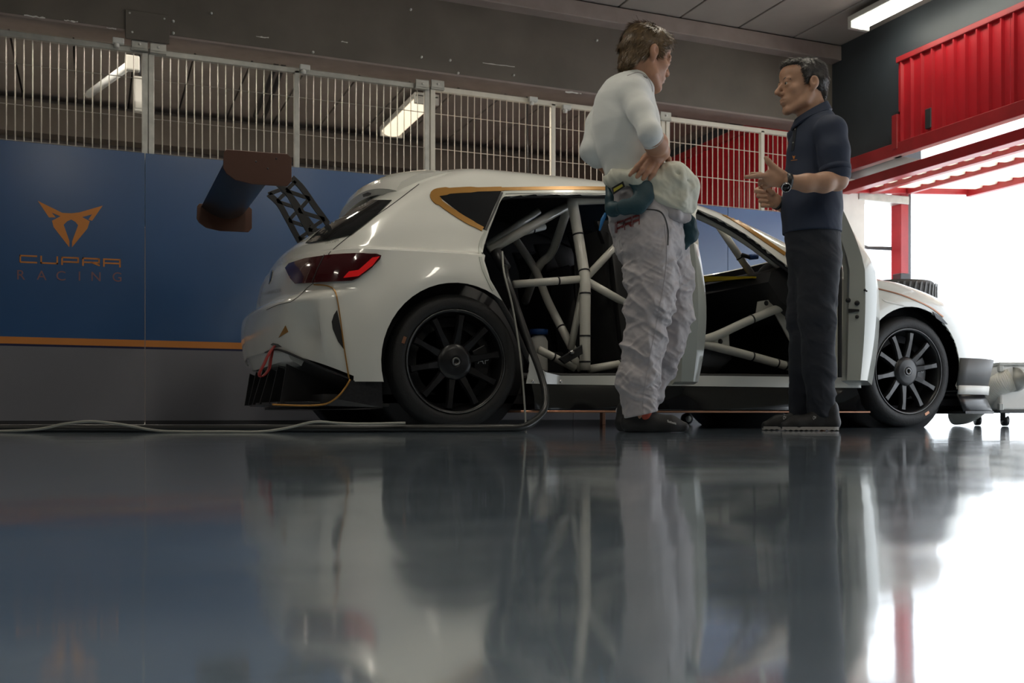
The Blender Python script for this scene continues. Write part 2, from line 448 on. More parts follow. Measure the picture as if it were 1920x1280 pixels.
# closed red door of the neighbouring garage
nd = sroot('door_3', (XR, 8.8, 0))
y = YB+.3
while y < 10.2:
    corrugated('ribbed_sheet', XR-.03, y, min(10.28, y+1.02)-.004, .02, 2.8, 'red_sheet', nd); y += 1.02
box('top_rail', XR-.07, XR+.01, YB+.26, 10.29, 2.79, 2.87, 'red_steel', nd, bev=.004, seg=1)

# ------------------------------------------------------------------ lamps
def fluorescent(label, x, y, z, L, glow, lit_label=None, wdt=.16):
    r = root('ceiling_lamp', label, 'lamp', (x, y, z+.1), 'fluorescent lamps under the slab ceiling')
    box('lamp_body', x-wdt/2-.015, x+wdt/2+.015, y-L/2-.02, y+L/2+.02, z+.045, z+.09, 'lamp_housing', r, bev=.008)
    bm = bmesh.new(); n = 10; V = []
    pts = [(x+wdt/2*math.cos(math.pi+math.pi*k/n), y-L/2, z+.05+.055*math.sin(math.pi+math.pi*k/n)) for k in range(n+1)]
    prism_bm(bm, pts, (0, L, 0)); o = new_obj('diffuser', bm_mesh(bm), glow, r)
    for s in (-1, 1): box('end_cap', x-wdt/2-.012, x+wdt/2+.012, y+s*L/2-.02, y+s*L/2+.02, z-.008, z+.07, 'lamp_housing', r, bev=.006)
    for s in (-.3, .3): box('hanger', x-.01, x+.01, y+s*L-.01, y+s*L+.01, z+.09, z+.125, 'steel_dark', r)
    return r
fluorescent('lit fluorescent lamp on the ceiling beside the red fascia', 5.52, 5.6, 3.08, 1.35, 'lamp_glow_cool')
for (x, y) in [(-.4, 1.2), (2.2, 1.0), (4.6, .8), (.9, 4.2), (3.1, 4.0), (-4.2, 2.2)]:
    fluorescent('lit fluorescent lamp overhead, out of the picture', x, y, 3.08, 1.5, 'lamp_glow')
# ================================================================== CAGE, WALL PANELS, NEIGHBOUR GARAGE
YC = YB+.06
def xpl(px, Y=YC): d = ray(px, 300); return Y*d.x/d.y
CT = 2.47                       # top of the cage frames
me_wire = bpy.data.meshes.new('m')
bm = bmesh.new(); lathe_bm(bm, [(.0035, 0), (.0035, 1)], (0, 0, 0), 'Z', 6); me_wire = bm_mesh(bm); me_wire.materials.append(M['wire_zinc'])
me_cream = me_wire.copy(); me_cream.materials.clear(); me_cream.materials.append(M['wire_cream'])
def wire(parent, p, q, s=1., me=None):
    o = bpy.data.objects.new('wire', me or me_wire); COL.objects.link(o)
    p = Vector(p); q = Vector(q); d = q-p
    o.parent = parent; o.location = p-parent.location
    o.rotation_euler = d.to_track_quat('Z', 'Y').to_euler(); o.scale = (s, s, d.length)
def mesh_panel(label, xa, xb, mids, z0=1.3, fm='galvanised', wm=None):
    r = root('mesh_panel', label, 'mesh fence', (xa, YC, z0), 'steel mesh panels under the beam')
    t = .018
    def post(x, nm): box(nm, x-t, x+t, YC-t, YC+t, z0, CT-t, fm, r, bev=.003, seg=1)
    post(xa+t, 'post'); post(xb-t, 'post')
    for m_ in mids: post(m_, 'post')
    box('top_rail', xa, xb, YC-t, YC+t, CT-2*t, CT, fm, r, bev=.003, seg=1)
    edges = [xa+2*t]+sum([[m_-t, m_+t] for m_ in mids], [])+[xb-2*t]
    for a, b in zip(edges[::2], edges[1::2]):
        n = max(2, round((b-a)/.0505))
        for k in range(1, n): wire(r, (a+(b-a)*k/n, YC, z0), (a+(b-a)*k/n, YC, CT-2*t), 1., wm)
        for zz in (2.27, 2.015, 1.79): wire(r, (a, YC-.006, zz), (b, YC-.006, zz), .8, wm)
    return r
x275, x555, x808, x1036, x1243, x1428 = [xpl(p) for p in (277, 556, 805, 1036, 1246, 1428)]
mesh_panel('steel mesh panel at the far left, above the racing emblem', x275-2.35, x275, [x275-1.2])
mesh_panel('steel mesh panel behind the rear wing, lit lamp visible through it', x275+.004, x808-.004, [x555])
mesh_panel('cream painted mesh panel above the car roof', x808+.004, x1243-.004, [x1036], fm='cream_paint', wm=me_cream)
mesh_panel('cream painted mesh panel in front of the red door, between the two men', x1243+.004, XR-.05, [x1428], fm='cream_paint', wm=me_cream)
def bracket(px, py, label, w_=.1, h=.06):
    p = at(px, py, YC-.06)
    r = root('cage_bracket', label, 'bracket', (p.x, YC-.05, p.z-.03), 'brackets holding the mesh panels')
    box('plate', p.x-w_/2, p.x+w_/2, YC-.05, YC-.035, p.z-h/2, p.z+h/2, 'galvanised', r, bev=.003, seg=1)
    box('lug', p.x-w_/2, p.x+w_/2, YC-.05, YC-.0185, p.z-h/2-.006, p.z-h/2+.006, 'galvanised', r)
    lathe('bolt_head', [(0, -.012), (.008, -.01), (.009, 0), (.009, .006)], (p.x, YC-.05, p.z), 'lamp_housing', r, seg=8)
bracket(262, 82, 'zinc bracket left of the double post by the splice plate')
bracket(297, 88, 'zinc bracket right of the double post by the splice plate')
bracket(793, 156, 'dark zinc bracket at the double post above the rear window')
bracket(822, 157, 'bright zinc bracket at the double post above the rear window')
bracket(1250, 216, 'bright zinc bracket beside the driver\'s neck')
def clamp(px, py, label, s=1.):
    p = at(px, py, YC-.05)
    r = root('cage_clamp', label, 'clamp', (p.x, YC-.04, p.z-.02), 'white clamps along the mesh top rail')
    box('clamp_block', p.x-.035*s, p.x+.035*s, YC-.06, YC-.02, p.z-.018*s, p.z+.018*s, 'lamp_housing', r, bev=.006)
    lathe('clamp_cap', [(0, -.02), (.016, -.016), (.018, 0), (.012, .012), (0, .014)], (p.x-.01, YC-.04, p.z-.024*s), 'lamp_housing', r, axis='Z', seg=12)
clamp(222, 76, 'small white clamp left of the splice plate')
clamp(572, 126, 'small white clamp at the post above the rear wing')
clamp(1000, 186, 'small white clamp above the car roof')
clamp(1063, 201, 'small white clamp beside the driver\'s back')

# printed wall boards
YP = YB-.03
zt, zo1, zo0, zn = 1.765, .555, .512, .498
def board(label, xa, xb):
    r = root('wall_board', label, 'wall board', (xa, YP, 0), 'printed wall boards behind the car')
    bm = bmesh.new(); g = .0025
    for (z0, z1, m_, nm) in [(zo1, zt, 'panel_blue', 'blue_field'), (zo0, zo1, 'print_orange', 'orange_stripe'), (zn, zo0, 'panel_navy', 'navy_line'), (.035, zn, 'panel_grey', 'grey_field')]:
        box(nm, xa+g, xb-g, YP, YP+.022, z0, z1, m_, r)
    box('foot_rail', xa+g, xb-g, YP+.004, YP+.03, 0, .035, 'steel_dark', r)
    return r
bx = [xpl(p, YP) for p in (-330, 272, 742)]
x3 = bx[2]+(bx[2]-bx[1])
b1 = board('blue wall board with orange racing emblem', bx[0], bx[1])
b2 = board('blue wall board behind the rear wing', bx[1], bx[2])
xs_ = [bx[2], bx[2]+1.4, bx[2]+2.8, XR-.06]
for i, lb in enumerate(['blue wall board hidden mostly by the rear of the cabin', 'blue wall board seen through the cabin windows', 'pale glaring wall board beside the bonnet, between the two men']):
    board(lb, xs_[i], xs_[i+1])
def on_board(px, py): return at(px, py, YP-.001)
def plate_poly(name, polys_px, m, parent, th=.0015):
    bm = bmesh.new()
    for q in polys_px: prism_bm(bm, [on_board(*p) for p in q], (0, -th, 0))
    return new_obj(name, bm_mesh(bm), m, parent)
sc = .4453
def z4(p): return (p[0]*sc, 260+p[1]*sc)
left = [(160,262),(262,312),(300,314),(300,340),(282,348),(268,362),(292,430),(292,457),(226,372),(219,345),(255,327),(218,311),(234,331),(206,331)]
right = [(300,314),(335,310),(432,282),(388,345),(372,341),(388,318),(346,330),(378,347),(368,378),(303,457),(304,432),(329,364),(318,350),(300,340)]
plate_poly('emblem', [[z4(p) for p in left], [z4(p) for p in right]], 'print_orange', b1)
quads, W = word_polys('CUPRA', .1, .30)
def word_px(x0, x1, ytop0, ytop1, h):
    out = []
    for q in quads:
        o = []
        for p in q:
            u = p.x/W; o.append((x0+(x1-x0)*u, ytop0+(ytop1-ytop0)*u+h*(1-p.y/.42)))
        out.append(o)
    return out
for i, q in enumerate([word_px(38, 225, 479, 487, 12)]):
    plate_poly('lettering', q, 'print_orange', b1)
for ch, px in zip('RACING', (41, 78, 115, 149, 180, 220)):
    me = text_mesh(ch, .085)
    p = on_board(px, 524+(px-41)*.02)
    cx = sum(v.co.x for v in me.vertices)/max(1, len(me.vertices))
    me.transform(Matrix.Translation(p+Vector((0, -.001, 0))) @ Matrix.Rotation(math.pi/2, 4, 'X') @ Matrix.Translation((-cx, 0, 0)))
    new_obj('letter', me, 'print_mauve', b1)

# neighbour garage fittings seen through the mesh, plus unseen fill lamps
fluorescent('warm lit lamp seen through the mesh above the car roof', 2.74, 9.2, 2.84, 1.15, 'lamp_dim', wdt=.2)
for x in (-2.0, -.4, 1.2, 2.8):  # unseen lamps added to lift the neighbour ceiling
    fluorescent('added fill lamp hidden above the beam, brightening the neighbour garage', x, 7.62, 2.84, .5, 'fill_glow_strong')
p = at(168, 176, 8.6); q = at(248, 118, 7.9)
tl = root('tube_lamp', 'unlit slanting tube lamp hanging behind the left mesh panel', 'lamp', (p.x, p.y, p.z))
tube('tube', [p, q], .03, 'lamp_tube_off', tl); tube('tube_end', [p-(q-p)*.05, p], .022, 'lamp_housing', tl)
box('tube_clip', q.x-.05, q.x+.05, q.y-.03, q.y+.03, q.z-.06, q.z+.05, 'lamp_housing', tl, bev=.01)
tube('hanging_rod', [q, q+Vector((0, 0, .3))], .008, 'steel_dark', tl)
p = at(262, 178, 8.6)
jb = root('junction_box', 'white junction box behind the double post', 'box', (p.x, p.y, p.z-.12))
box('box_body', p.x-.045, p.x+.06, p.y-.04, p.y+.04, p.z-.14, p.z+.14, 'lamp_housing', jb, bev=.012)
tube('hanging_rod', [(p.x, p.y, p.z+.13), (p.x, p.y, 2.985)], .01, 'steel_dark', jb)
box('box_lid', p.x-.035, p.x+.05, p.y-.05, p.y-.041, p.z-.12, p.z+.12, 'lamp_housing', jb, bev=.004)
p = at(990, 205, 8.2)
tag(tube('hanging_cord', [Vector((p.x-.01, p.y, 2.985)), p+Vector((.01, .02, -.5)), p+Vector((.03, .05, -1.0))], .006, 'black_satin'), 'thin dark cord hanging behind the mesh above the car roof', 'cord')
for i, (pa, pb) in enumerate([((540, 133), (478, 236)), ((552, 138), (495, 232))]):
    A = at(pa[0], pa[1], 7.7); B = at(pb[0], pb[1], 9.9); A.z = B.z = 2.93
    tag(tube('conduit', [A, B], .02, 'steel_dark'), ['dark conduit under the neighbour ceiling, left of the pair', 'dark conduit under the neighbour ceiling, right of the pair'][i], 'conduit')
# ================================================================== THE RACE CAR
CY = 5.38                       # car centre plane
RX, FX, HUBZ = 1.553, 4.257, .318
car = root('race_car', 'white racing hatchback with big rear wing and open doors', 'car', ((RX+FX)/2, CY, 0))
def pchip(xs, ys):
    xs = np.array(xs, float); ys = np.array(ys, float); h = np.diff(xs); d = np.diff(ys)/h
    m = np.zeros_like(ys); m[0] = d[0]; m[-1] = d[-1]
    for i in range(1, len(xs)-1):
        if d[i-1]*d[i] > 0: m[i] = 2*d[i-1]*d[i]/(d[i-1]+d[i])
    def f(x):
        x = np.clip(x, xs[0], xs[-1]); i = np.clip(np.searchsorted(xs, x)-1, 0, len(xs)-2)
        t = (x-xs[i])/h[i]; t2 = t*t; t3 = t2*t
        return (2*t3-3*t2+1)*ys[i]+(t3-2*t2+t)*h[i]*m[i]+(-2*t3+3*t2)*ys[i+1]+(t3-t2)*h[i]*m[i+1]
    return f
LV = np.array([  # z, rear x, front x, half width, rear round, n, front round, n
 (.22, .83, 5.17, .895, .30, 2.6, .58, 2.7),
 (.30, .79, 5.20, .900, .30, 2.6, .60, 2.7),
 (.40, .760, 5.23, .905, .30, 2.6, .62, 2.7),
 (.52, .745, 5.22, .91, .30, 2.6, .62, 2.6),
 (.59, .752, 5.17, .91, .30, 2.6, .62, 2.6),
 (.615, .775, 5.14, .91, .30, 2.6, .62, 2.6),
 (.64, .825, 5.11, .91, .30, 2.6, .62, 2.6),
 (.70, .830, 5.00, .91, .30, 2.5, .60, 2.6),
 (.76, .838, 4.78, .91, .31, 2.4, .55, 2.7),
 (.82, .860, 4.50, .910, .33, 2.3, .50, 2.8),
 (.838, .872, 4.42, .868, .33, 2.3, .48, 2.8),
 (.90, .91, 4.17, .858, .34, 2.3, .42, 2.8),
 (.95, .965, 3.96, .845, .34, 2.4, .40, 2.6),
 (1.05, 1.115, 3.75, .800, .30, 2.6, .42, 2.5),
 (1.15, 1.265, 3.53, .745, .28, 2.6, .46, 2.4),
 (1.22, 1.375, 3.34, .700, .28, 2.6, .50, 2.3),
 (1.27, 1.455, 3.17, .655, .30, 2.5, .52, 2.2),
 (1.31, 1.52, 2.98, .59, .32, 2.4, .52, 2.2),
 (1.345, 1.60, 2.72, .47, .36, 2.2, .48, 2.1),
 (1.362, 1.72, 2.46, .30, .38, 2.0, .37, 2.0),
 (1.37, 1.95, 2.25, .08, .14, 2.0, .14, 2.0)])
CURV = [pchip(LV[:, 0], LV[:, k]) for k in range(1, 8)]
def side_w(x, z):
    """half width of the flank at (x, z)"""
    w_ = float(CURV[2](z))
    for hx in (RX, FX):
        d = math.hypot(x-hx, z-HUBZ)
        f = max(0., min(1., 1-(d-.36)/.26)); w_ += .062*f*f*(3-2*f)
    if z > .84:
        k = min(1, (z-.84)/.2)
        w_ -= k*.05*max(0, (2.2-x)/1.1)**2 if x < 2.2 else k*.03*((x-2.2)/1.3)**2
    return w_
zs = np.concatenate([np.linspace(.22, .56, 18), np.linspace(.57, .66, 12), np.linspace(.675, .82, 15), np.linspace(.827, .86, 6), np.linspace(.872, 1.30, 36), np.linspace(1.308, 1.37, 16)])
NA, NB, NC = 34, 120, 34
def ring(z):
    xr, xf, w0, Lr, nr, Lf, nf = [float(c(z)) for c in CURV]
    pts = []
    for k in range(NA):
        a = (k/NA)*math.pi/2
        pts.append((xr+Lr*(1-math.cos(a)**(2/nr)), math.sin(a)**(2/nr)))
    for k in range(NB): pts.append((xr+Lr+(xf-Lf-xr-Lr)*k/NB, 1.))
    for k in range(NC+1):
        a = math.pi/2*(1-k/NC)
        pts.append((xf-Lf*(1-max(0, math.cos(a))**(2/nf)) if False else xf-Lf+Lf*max(0, math.cos(a))**(2/nf), math.sin(a)**(2/nf)))
    near = []
    for (x, s) in pts:
        w_ = w0+(side_w(x, z)-w0)*s**3
        if x < 1.3: x += .055*math.exp(-((s-.88)/.08)**2)*max(0, min(1, (.975-s)/.03))*math.exp(-((z-.46)/.11)**2)-.012*math.exp(-((s-.80)/.1)**2)*math.exp(-((z-.585)/.02)**2)
        near.append((x, -s*w_))
    far = [(x, -y) for (x, y) in near[1:-1]][::-1]
    return [(x, CY+y, z) for (x, y) in near+far]
V = []; F = []
for z in zs: V += ring(z)
NR = len(ring(.3))
for i in range(len(zs)-1):
    for k in range(NR): F.append((i*NR+k, i*NR+(k+1) % NR, (i+1)*NR+(k+1) % NR, (i+1)*NR+k))
F.append([ (len(zs)-1)*NR+k for k in range(NR)])
shell_me = mesh_from(V, F)
bm = bmesh.new(); bm.from_mesh(shell_me); bmesh.ops.recalc_face_normals(bm, faces=bm.faces); bm.to_mesh(shell_me)
BODY_BVH = BVHTree.FromBMesh(bm); bm.free()

def side_at(px, py):
    """survey a pixel on the (uncut) body surface"""
    d = ray(px, py); h = BODY_BVH.ray_cast(Vector((0, 0, CH)), d.normalized())
    if h[0] is not None: return h[0], h[1]
    return None
def xz(px, py):
    h = side_at(px, py)
    if h: return (h[0].x, h[0].z)
    p = at(px, py, 4.7); return (p.x, p.z)

# cutters -------------------------------------------------------------
cut_objs = []
def cutter_poly(pts, y0, y1):
    bm = bmesh.new(); prism_bm(bm, [(x, y0, z) for (x, z) in pts], (0, y1-y0, 0))
    o = bpy.data.objects.new('cut', bm_mesh(bm)); COL.objects.link(o); cut_objs.append(o)
def cutter_x(pts, x0, x1):
    bm = bmesh.new(); prism_bm(bm, [(x0, y, z) for (y, z) in pts], (x1-x0, 0, 0))
    o = bpy.data.objects.new('cut', bm_mesh(bm)); COL.objects.link(o); cut_objs.append(o)
def sm2(pts, n=5): return [(p.x, p.y) for p in smooth_path([(a, b, 0) for a, b in pts], n, True)]
def circ(cx, cz, r, n=48): return [(cx+r*math.cos(2*math.pi*k/n), cz+r*math.sin(2*math.pi*k/n)) for k in range(n)]
ARCH = .362
for hx in (RX, FX):
    cutter_poly(circ(hx, HUBZ, ARCH), CY-1.2, CY-.55); cutter_poly(circ(hx, HUBZ, ARCH), CY+.55, CY+1.2)
rear_px = [(946,368),(1000,364),(1100,364),(1200,367),(1250,371),(1258,380),(1258,560),(1258,696),(1250,703),(1150,704),(1050,704),(1022,697),(1000,678),(985,650),(966,606),(940,560),(919,524),(908,488),(907,462),(917,430),(932,392),(938,374)]
front_px = [(1308,392),(1345,408),(1400,440),(1455,482),(1500,515),(1545,560),(1556,610),(1548,670),(1525,700),(1490,706),(1400,705),(1312,704),(1304,694),(1304,560),(1304,402)]
rear_xz = [xz(*p) for p in rear_px]; front_xz = [xz(*p) for p in front_px]
cutter_poly(rear_xz, CY-1.2, CY-.40); cutter_poly(front_xz, CY-1.2, CY-.40)
win_r = [(1.92, .99), (2.70, .97), (2.70, 1.23), (2.02, 1.22)]
win_f = [(3.0, .97), (3.62, .99), (3.44, 1.09), (3.24, 1.18), (3.1, 1.22), (3.0, 1.23)]
cutter_poly(win_f, CY+.4, CY+1.2)
cutter_x([(CY-.62, 1.01), (CY+.62, 1.01), (CY+.50, 1.265), (CY-.50, 1.265)], 3.02, 4.4)
# diffuser recess under the rear bumper
cutter_poly([(.5, .1), (1.075, .1), (1.075, .245), (.78, .375), (.5, .40)], CY-1.3, CY+1.3)

def apply_mods(o):
    dg = bpy.context.evaluated_depsgraph_get(); dg.update()
    me = bpy.data.meshes.new_from_object(o.evaluated_get(dg), preserve_all_data_layers=True, depsgraph=dg)
    old = o.data; o.modifiers.clear(); o.data = me
    bpy.data.meshes.remove(old)
bm = bmesh.new(); bm.from_mesh(shell_me); bm.verts.ensure_lookup_table()
fb = bm.faces.new([bm.verts[k] for k in range(NR)][::-1]); fb.material_index = 2
bmesh.ops.recalc_face_normals(bm, faces=bm.faces); bm.to_mesh(shell_me); bm.free()
body = new_obj('body_shell', shell_me, ['car_white', 'car_inside', 'seal'], car)
for c in cut_objs:
    for k in ('car_white', 'car_inside', 'seal'): c.data.materials.append(M[k])
    c.data.polygons.foreach_set('material_index', [2]*len(c.data.polygons))
    b = body.modifiers.new('b', 'BOOLEAN'); b.object = c; b.operation = 'DIFFERENCE'; b.solver = 'EXACT'; b.material_mode = 'INDEX'
apply_mods(body)
for c in cut_objs: bpy.data.objects.remove(c)
bm = bmesh.new(); bm.from_mesh(body.data)
bmesh.ops.delete(bm, geom=[f for f in bm.faces if f.material_index == 2], context='FACES')
bmesh.ops.remove_doubles(bm, verts=bm.verts, dist=4e-4); bmesh.ops.dissolve_degenerate(bm, dist=2e-4, edges=bm.edges)
bm.to_mesh(body.data); bm.free()
sd = body.modifiers.new('s', 'SOLIDIFY'); sd.thickness = .028; sd.offset = -1; sd.material_offset = 1; sd.material_offset_rim = 0; sd.use_even_offset = False; sd.thickness_clamp = 1.0
apply_mods(body)
auto_smooth(body, 32)

# surface patches (lamps, trims, seams): thin pieces laid on the real body surface
def patch(name, poly_px, m, parent, off=.004, th=.004, res=9, bvh=None):
    bvh = bvh or BODY_BVH
    bm = bmesh.new()
    vs_ = [bm.verts.new((p[0], p[1], 0)) for p in poly_px]
    bm.faces.new(vs_); bmesh.ops.triangulate(bm, faces=bm.faces[:])
    for _ in range(6):
        es = [e for e in bm.edges if e.calc_length() > res]
        if not es: break
        bmesh.ops.subdivide_edges(bm, edges=es, cuts=1); bmesh.ops.triangulate(bm, faces=bm.faces[:])
    O = Vector((0, 0, CH)); bad = []
    N = {}
    for v in bm.verts:
        h = bvh.ray_cast(O, ray(v.co.x, v.co.y).normalized())
        if h[0] is None: bad.append(v)
        else: v.co = h[0]; N[v] = h[1] if h[1].dot(ray(960, 600)) < .4 else -h[1]
    bmesh.ops.delete(bm, geom=bad, context='VERTS')
    if not bm.faces: bm.free(); return None
    base = {v: v.co.copy() for v in bm.verts}
    fs = bm.faces[:]; tops = {}
    bnd = [e for e in bm.edges if len(e.link_faces) == 1]
    for v in list(bm.verts): tops[v] = bm.verts.new(base[v]+N[v]*(off+th)); v.co = base[v]+N[v]*off
    for f in fs: bm.faces.new([tops[v] for v in f.verts])
    for e in bnd:
        a, b = e.verts; bm.faces.new((a, b, tops[b], tops[a]))
    o = new_obj(name, bm_mesh(bm), m, parent); return auto_smooth(o, 40)
def strip_poly(pts, w_):
    P = [Vector(p) for p in pts]; L = []; R = []
    for i, p in enumerate(P):
        d = (P[min(i+1, len(P)-1)]-P[max(0, i-1)]).normalized(); n = Vector((-d.y, d.x))
        ww = w_[i] if hasattr(w_, '__len__') else w_
        L.append(tuple(p+n*ww/2)); R.append(tuple(p-n*ww/2))
    return L+R[::-1]
def sp(pts, n=4): return [(p.x, p.y) for p in smooth_path([(a, b, 0) for a, b in pts], n)]
# gold edging round the side glass, then the glass
ge = patch('gold_edging', strip_poly(sp([(905,430),(870,411),(835,388),(816,372),(815,364),(830,360),(870,357),(940,355)], 5), [8]*3+[10]*10+[15]*14+[11]*5+[8]*4), 'car_gold', car, off=.001, th=.004)
patch('gold_edging', strip_poly(sp([(938,355.2),(1060,353.5),(1180,355),(1250,359.5),(1310,381.5),(1370,408.5),(1430,448.5),(1472,477)]), 6), 'car_gold', car, off=.001, th=.004)
qw = patch('quarter_window', [(822,368),(832,363),(870,360.5),(940,357.5),(908,431),(880,413)], 'window_glass', car, off=.0005, th=.003)
patch('door_seal', strip_poly(sp([(941,362),(925,400),(910,432)]), 4), 'seal', car, off=.004, th=.003)
patch('rear_window', [(735,377),(697,412),(659,441),(615,451),(574,457),(596,437),(632,410),(668,384),(690,377)], 'window_glass', car, off=.003, th=.004)
patch('hatch_seam', strip_poly(sp([(786,345),(740,380),(696,411),(652,445),(620,472),(616,480)]), 1.1), 'seal', car, off=.0006, th=.001)
# tail lamp
tlp = [(539,504),(546,496),(575,487),(625,480),(680,476),(705,476.5),(714,480),(712,487),(697,503),(672,522),(660,527),(600,530),(558,533),(549,523)]
tl_ = patch('tail_lamp', tlp, 'tail_lens', car, off=.002, th=.012, res=8)
patch('lamp_chevron', [(697,484),(711,482),(697,500),(672,519),(645,522),(655,510),(672,507)], 'tail_red', tl_, off=.0145, th=.002, res=8)
patch('lamp_seam', strip_poly([(612,481),(600,505),(590,530)], 1.5), 'seal', tl_, off=.0145, th=.001)
patch('bumper_gold_line', strip_poly(sp([(590,534),(615,536),(628,546),(634,570),(640,610),(647,660),(655,709)]), [2.2]*40), 'car_gold', car, off=.002, th=.005)
patch('air_slot', [(632,581),(626,590),(622,603),(624,617),(634,640),(645,655),(640,620),(635,595)], 'black_matte', car, off=.0005, th=.002)
patch('gold_marker', [(536,610),(541,622),(523,633)], 'car_gold', car, off=.001, th=.002)
patch('badge_slot', [(509,508),(512,506),(509,524),(505,533)], 'black_gloss', car, off=.001, th=.003)
patch('tailgate_crease_shade', strip_poly(sp([(500,581),(520,572),(545,566)]), .9), 'seal', car, off=.0006, th=.001)  # thin dark strips painting the shade of a body crease
patch('tailgate_crease_shade', strip_poly(sp([(545,566),(560,556),(576,540),(588,531)]), .8), 'seal', car, off=.0006, th=.001)
patch('tow_recess', [(508,646),(512,643),(522,645),(529,650),(518,650)], 'black_matte', car, off=.001, th=.002)
for i, (s, px) in enumerate(zip('RACER', (503, 509, 515, 520.5, 526))):
    pass
def px_text(name, word, x0, y0, dx, dy, h, m, parent, bvh=None, off=.001, shear=0.):
    """lettering laid on a surface: built-in font outlines mapped through the survey grid"""
    me = text_mesh(word, 1.0)
    if not len(me.vertices): return
    O = Vector((0, 0, CH)); xs_ = [v.co.x for v in me.vertices]; W_ = max(xs_)
    bvh = bvh or BODY_BVH
    for v in me.vertices:
        u = v.co.x/W_; px = x0+dx*u+shear*v.co.y*h; py = y0+dy*u-v.co.y*h
        hh = bvh.ray_cast(O, ray(px, py).normalized())
        if hh[0] is None: bpy.data.meshes.remove(me); return
        v.co = hh[0]+hh[1]*off*(1 if hh[1].dot(ray(px, py)) < 0 else -1)
    return new_obj(name, me, m, parent)
px_text('badge_lettering', 'e-RACER', 500, 551, 28, -4, 9, 'text_grey', car)
px_text('script_lettering', '100% Cupra', 609, 458, 26, -6, 9, 'text_grey', car)

# roof spoiler
def spoiler():
    V = []; F = []; n = 24
    prof_top = [(1.62, 1.348), (1.50, 1.343), (1.39, 1.318), (1.31, 1.275), (1.285, 1.23)]
    prof_bot = [(1.30, 1.20), (1.35, 1.205), (1.43, 1.225), (1.50, 1.25), (1.60, 1.31)]
    P = prof_top+prof_bot; m_ = len(P)
    for k in range(n+1):
        s = -1+2*k/n; y = s*.60; e = abs(s)**4
        for (x, z) in P: V.append((x+.05*e+.03*abs(s)**2, CY+y, z-.035*abs(s)**2-.03*e))
    for k in range(n):
        for i in range(m_): F.append((k*m_+i, k*m_+(i+1) % m_, (k+1)*m_+(i+1) % m_, (k+1)*m_+i))
    F.append(list(range(m_))); F.append([n*m_+i for i in range(m_)][::-1])
    return auto_smooth(new_obj('roof_spoiler', mesh_from(V, F), 'car_white', car), 50)
spoil = spoiler()
spb = bmesh.new(); spb.from_mesh(spoil.data); SP_BVH = BVHTree.FromBMesh(spb); spb.free()
patch('spoiler_slot', [(667,379),(676,366),(690,360),(697,362),(693,369),(680,378),(668,384)], 'black_matte', spoil, off=.001, th=.002, bvh=SP_BVH)

# aperture seals
def loop_tube(name, pts_xz, r, m, parent, inset=.0, yin=.028, n=3):
    P = []
    for p in smooth_path([(a, 0, b) for a, b in pts_xz], n, True):
        y = CY-side_w(p.x, max(.23, min(1.3, p.z)))+yin
        P.append((p.x, y, p.z))
    return tube(name, P, r, m, parent, seg=8, closed=True)
loop_tube('rear_door_seal', rear_xz, .014, 'seal', car, yin=.034)
loop_tube('front_door_seal', front_xz, .014, 'seal', car, yin=.034)
# silver door-frame lip along the rear opening
patch('door_lip', strip_poly(sp([(1240,366),(1100,360),(960,361),(945,364),(933,383),(915,425),(902,452),(900,475),(906,505),(925,545)]), 5), 'door_skin', car, off=.0012, th=.003)

# floor tub, bulkheads, dash, seat --------------------------------------
box('floor_tub', .95, 4.9, CY-.86, CY+.86, .125, .165, 'car_inside', car)
box('sill_box', 1.95, 3.85, CY-.86, CY-.77, .16, .255, 'car_inside', car, bev=.01)
box('sill_box', 1.95, 3.85, CY+.77, CY+.86, .16, .255, 'car_inside', car, bev=.01)
for hx in (RX, FX):
    for s in (-1, 1):
        lathe('wheel_liner', [(.375, s*-.86), (.375, s*-.55), (0, s*-.55)], (hx, CY, HUBZ), 'car_inside', car, seg=40)
box('firewall', 3.9, 3.94, CY-.8, CY+.8, .16, .86, 'car_inside', car)
box('rear_bulkhead', 1.98, 2.01, CY-.55, CY+.78, .16, .62, 'car_inside', car)
def dash():
    pts = [(3.92, .86), (3.75, .90), (3.55, .90), (3.44, .86), (3.42, .80), (3.50, .70), (3.62, .62), (3.92, .6)]
    bm = bmesh.new(); prism_bm(bm, [(x, CY-.78, z) for x, z in pts], (0, 1.56, 0), .015)
    return auto_smooth(new_obj('dashboard', bm_mesh(bm), 'car_inside', car), 40)
dash()
# padded binnacle near the A-pillar
bm = bmesh.new(); bmesh.ops.create_uvsphere(bm, u_segments=24, v_segments=14, radius=1)
bm.transform(Matrix.Translation(at(1455, 525, 4.80)) @ Matrix.Diagonal((.12, .1, .11, 1)))
new_obj('air_vent_duct', bm_mesh(bm), 'grey_plastic', car, smooth=True)
# far door card with yellow stripe
box('door_card', 2.05, 3.85, CY+.80, CY+.83, .25, .92, 'car_inside', car, bev=.01)
ya = [atX(px, py, 3.405) for px, py in ((1296, 530), (1410, 521), (1410, 518), (1296, 518))]
prism('yellow_stripe', ya, (.04, 0, 0), 'yellow', car)
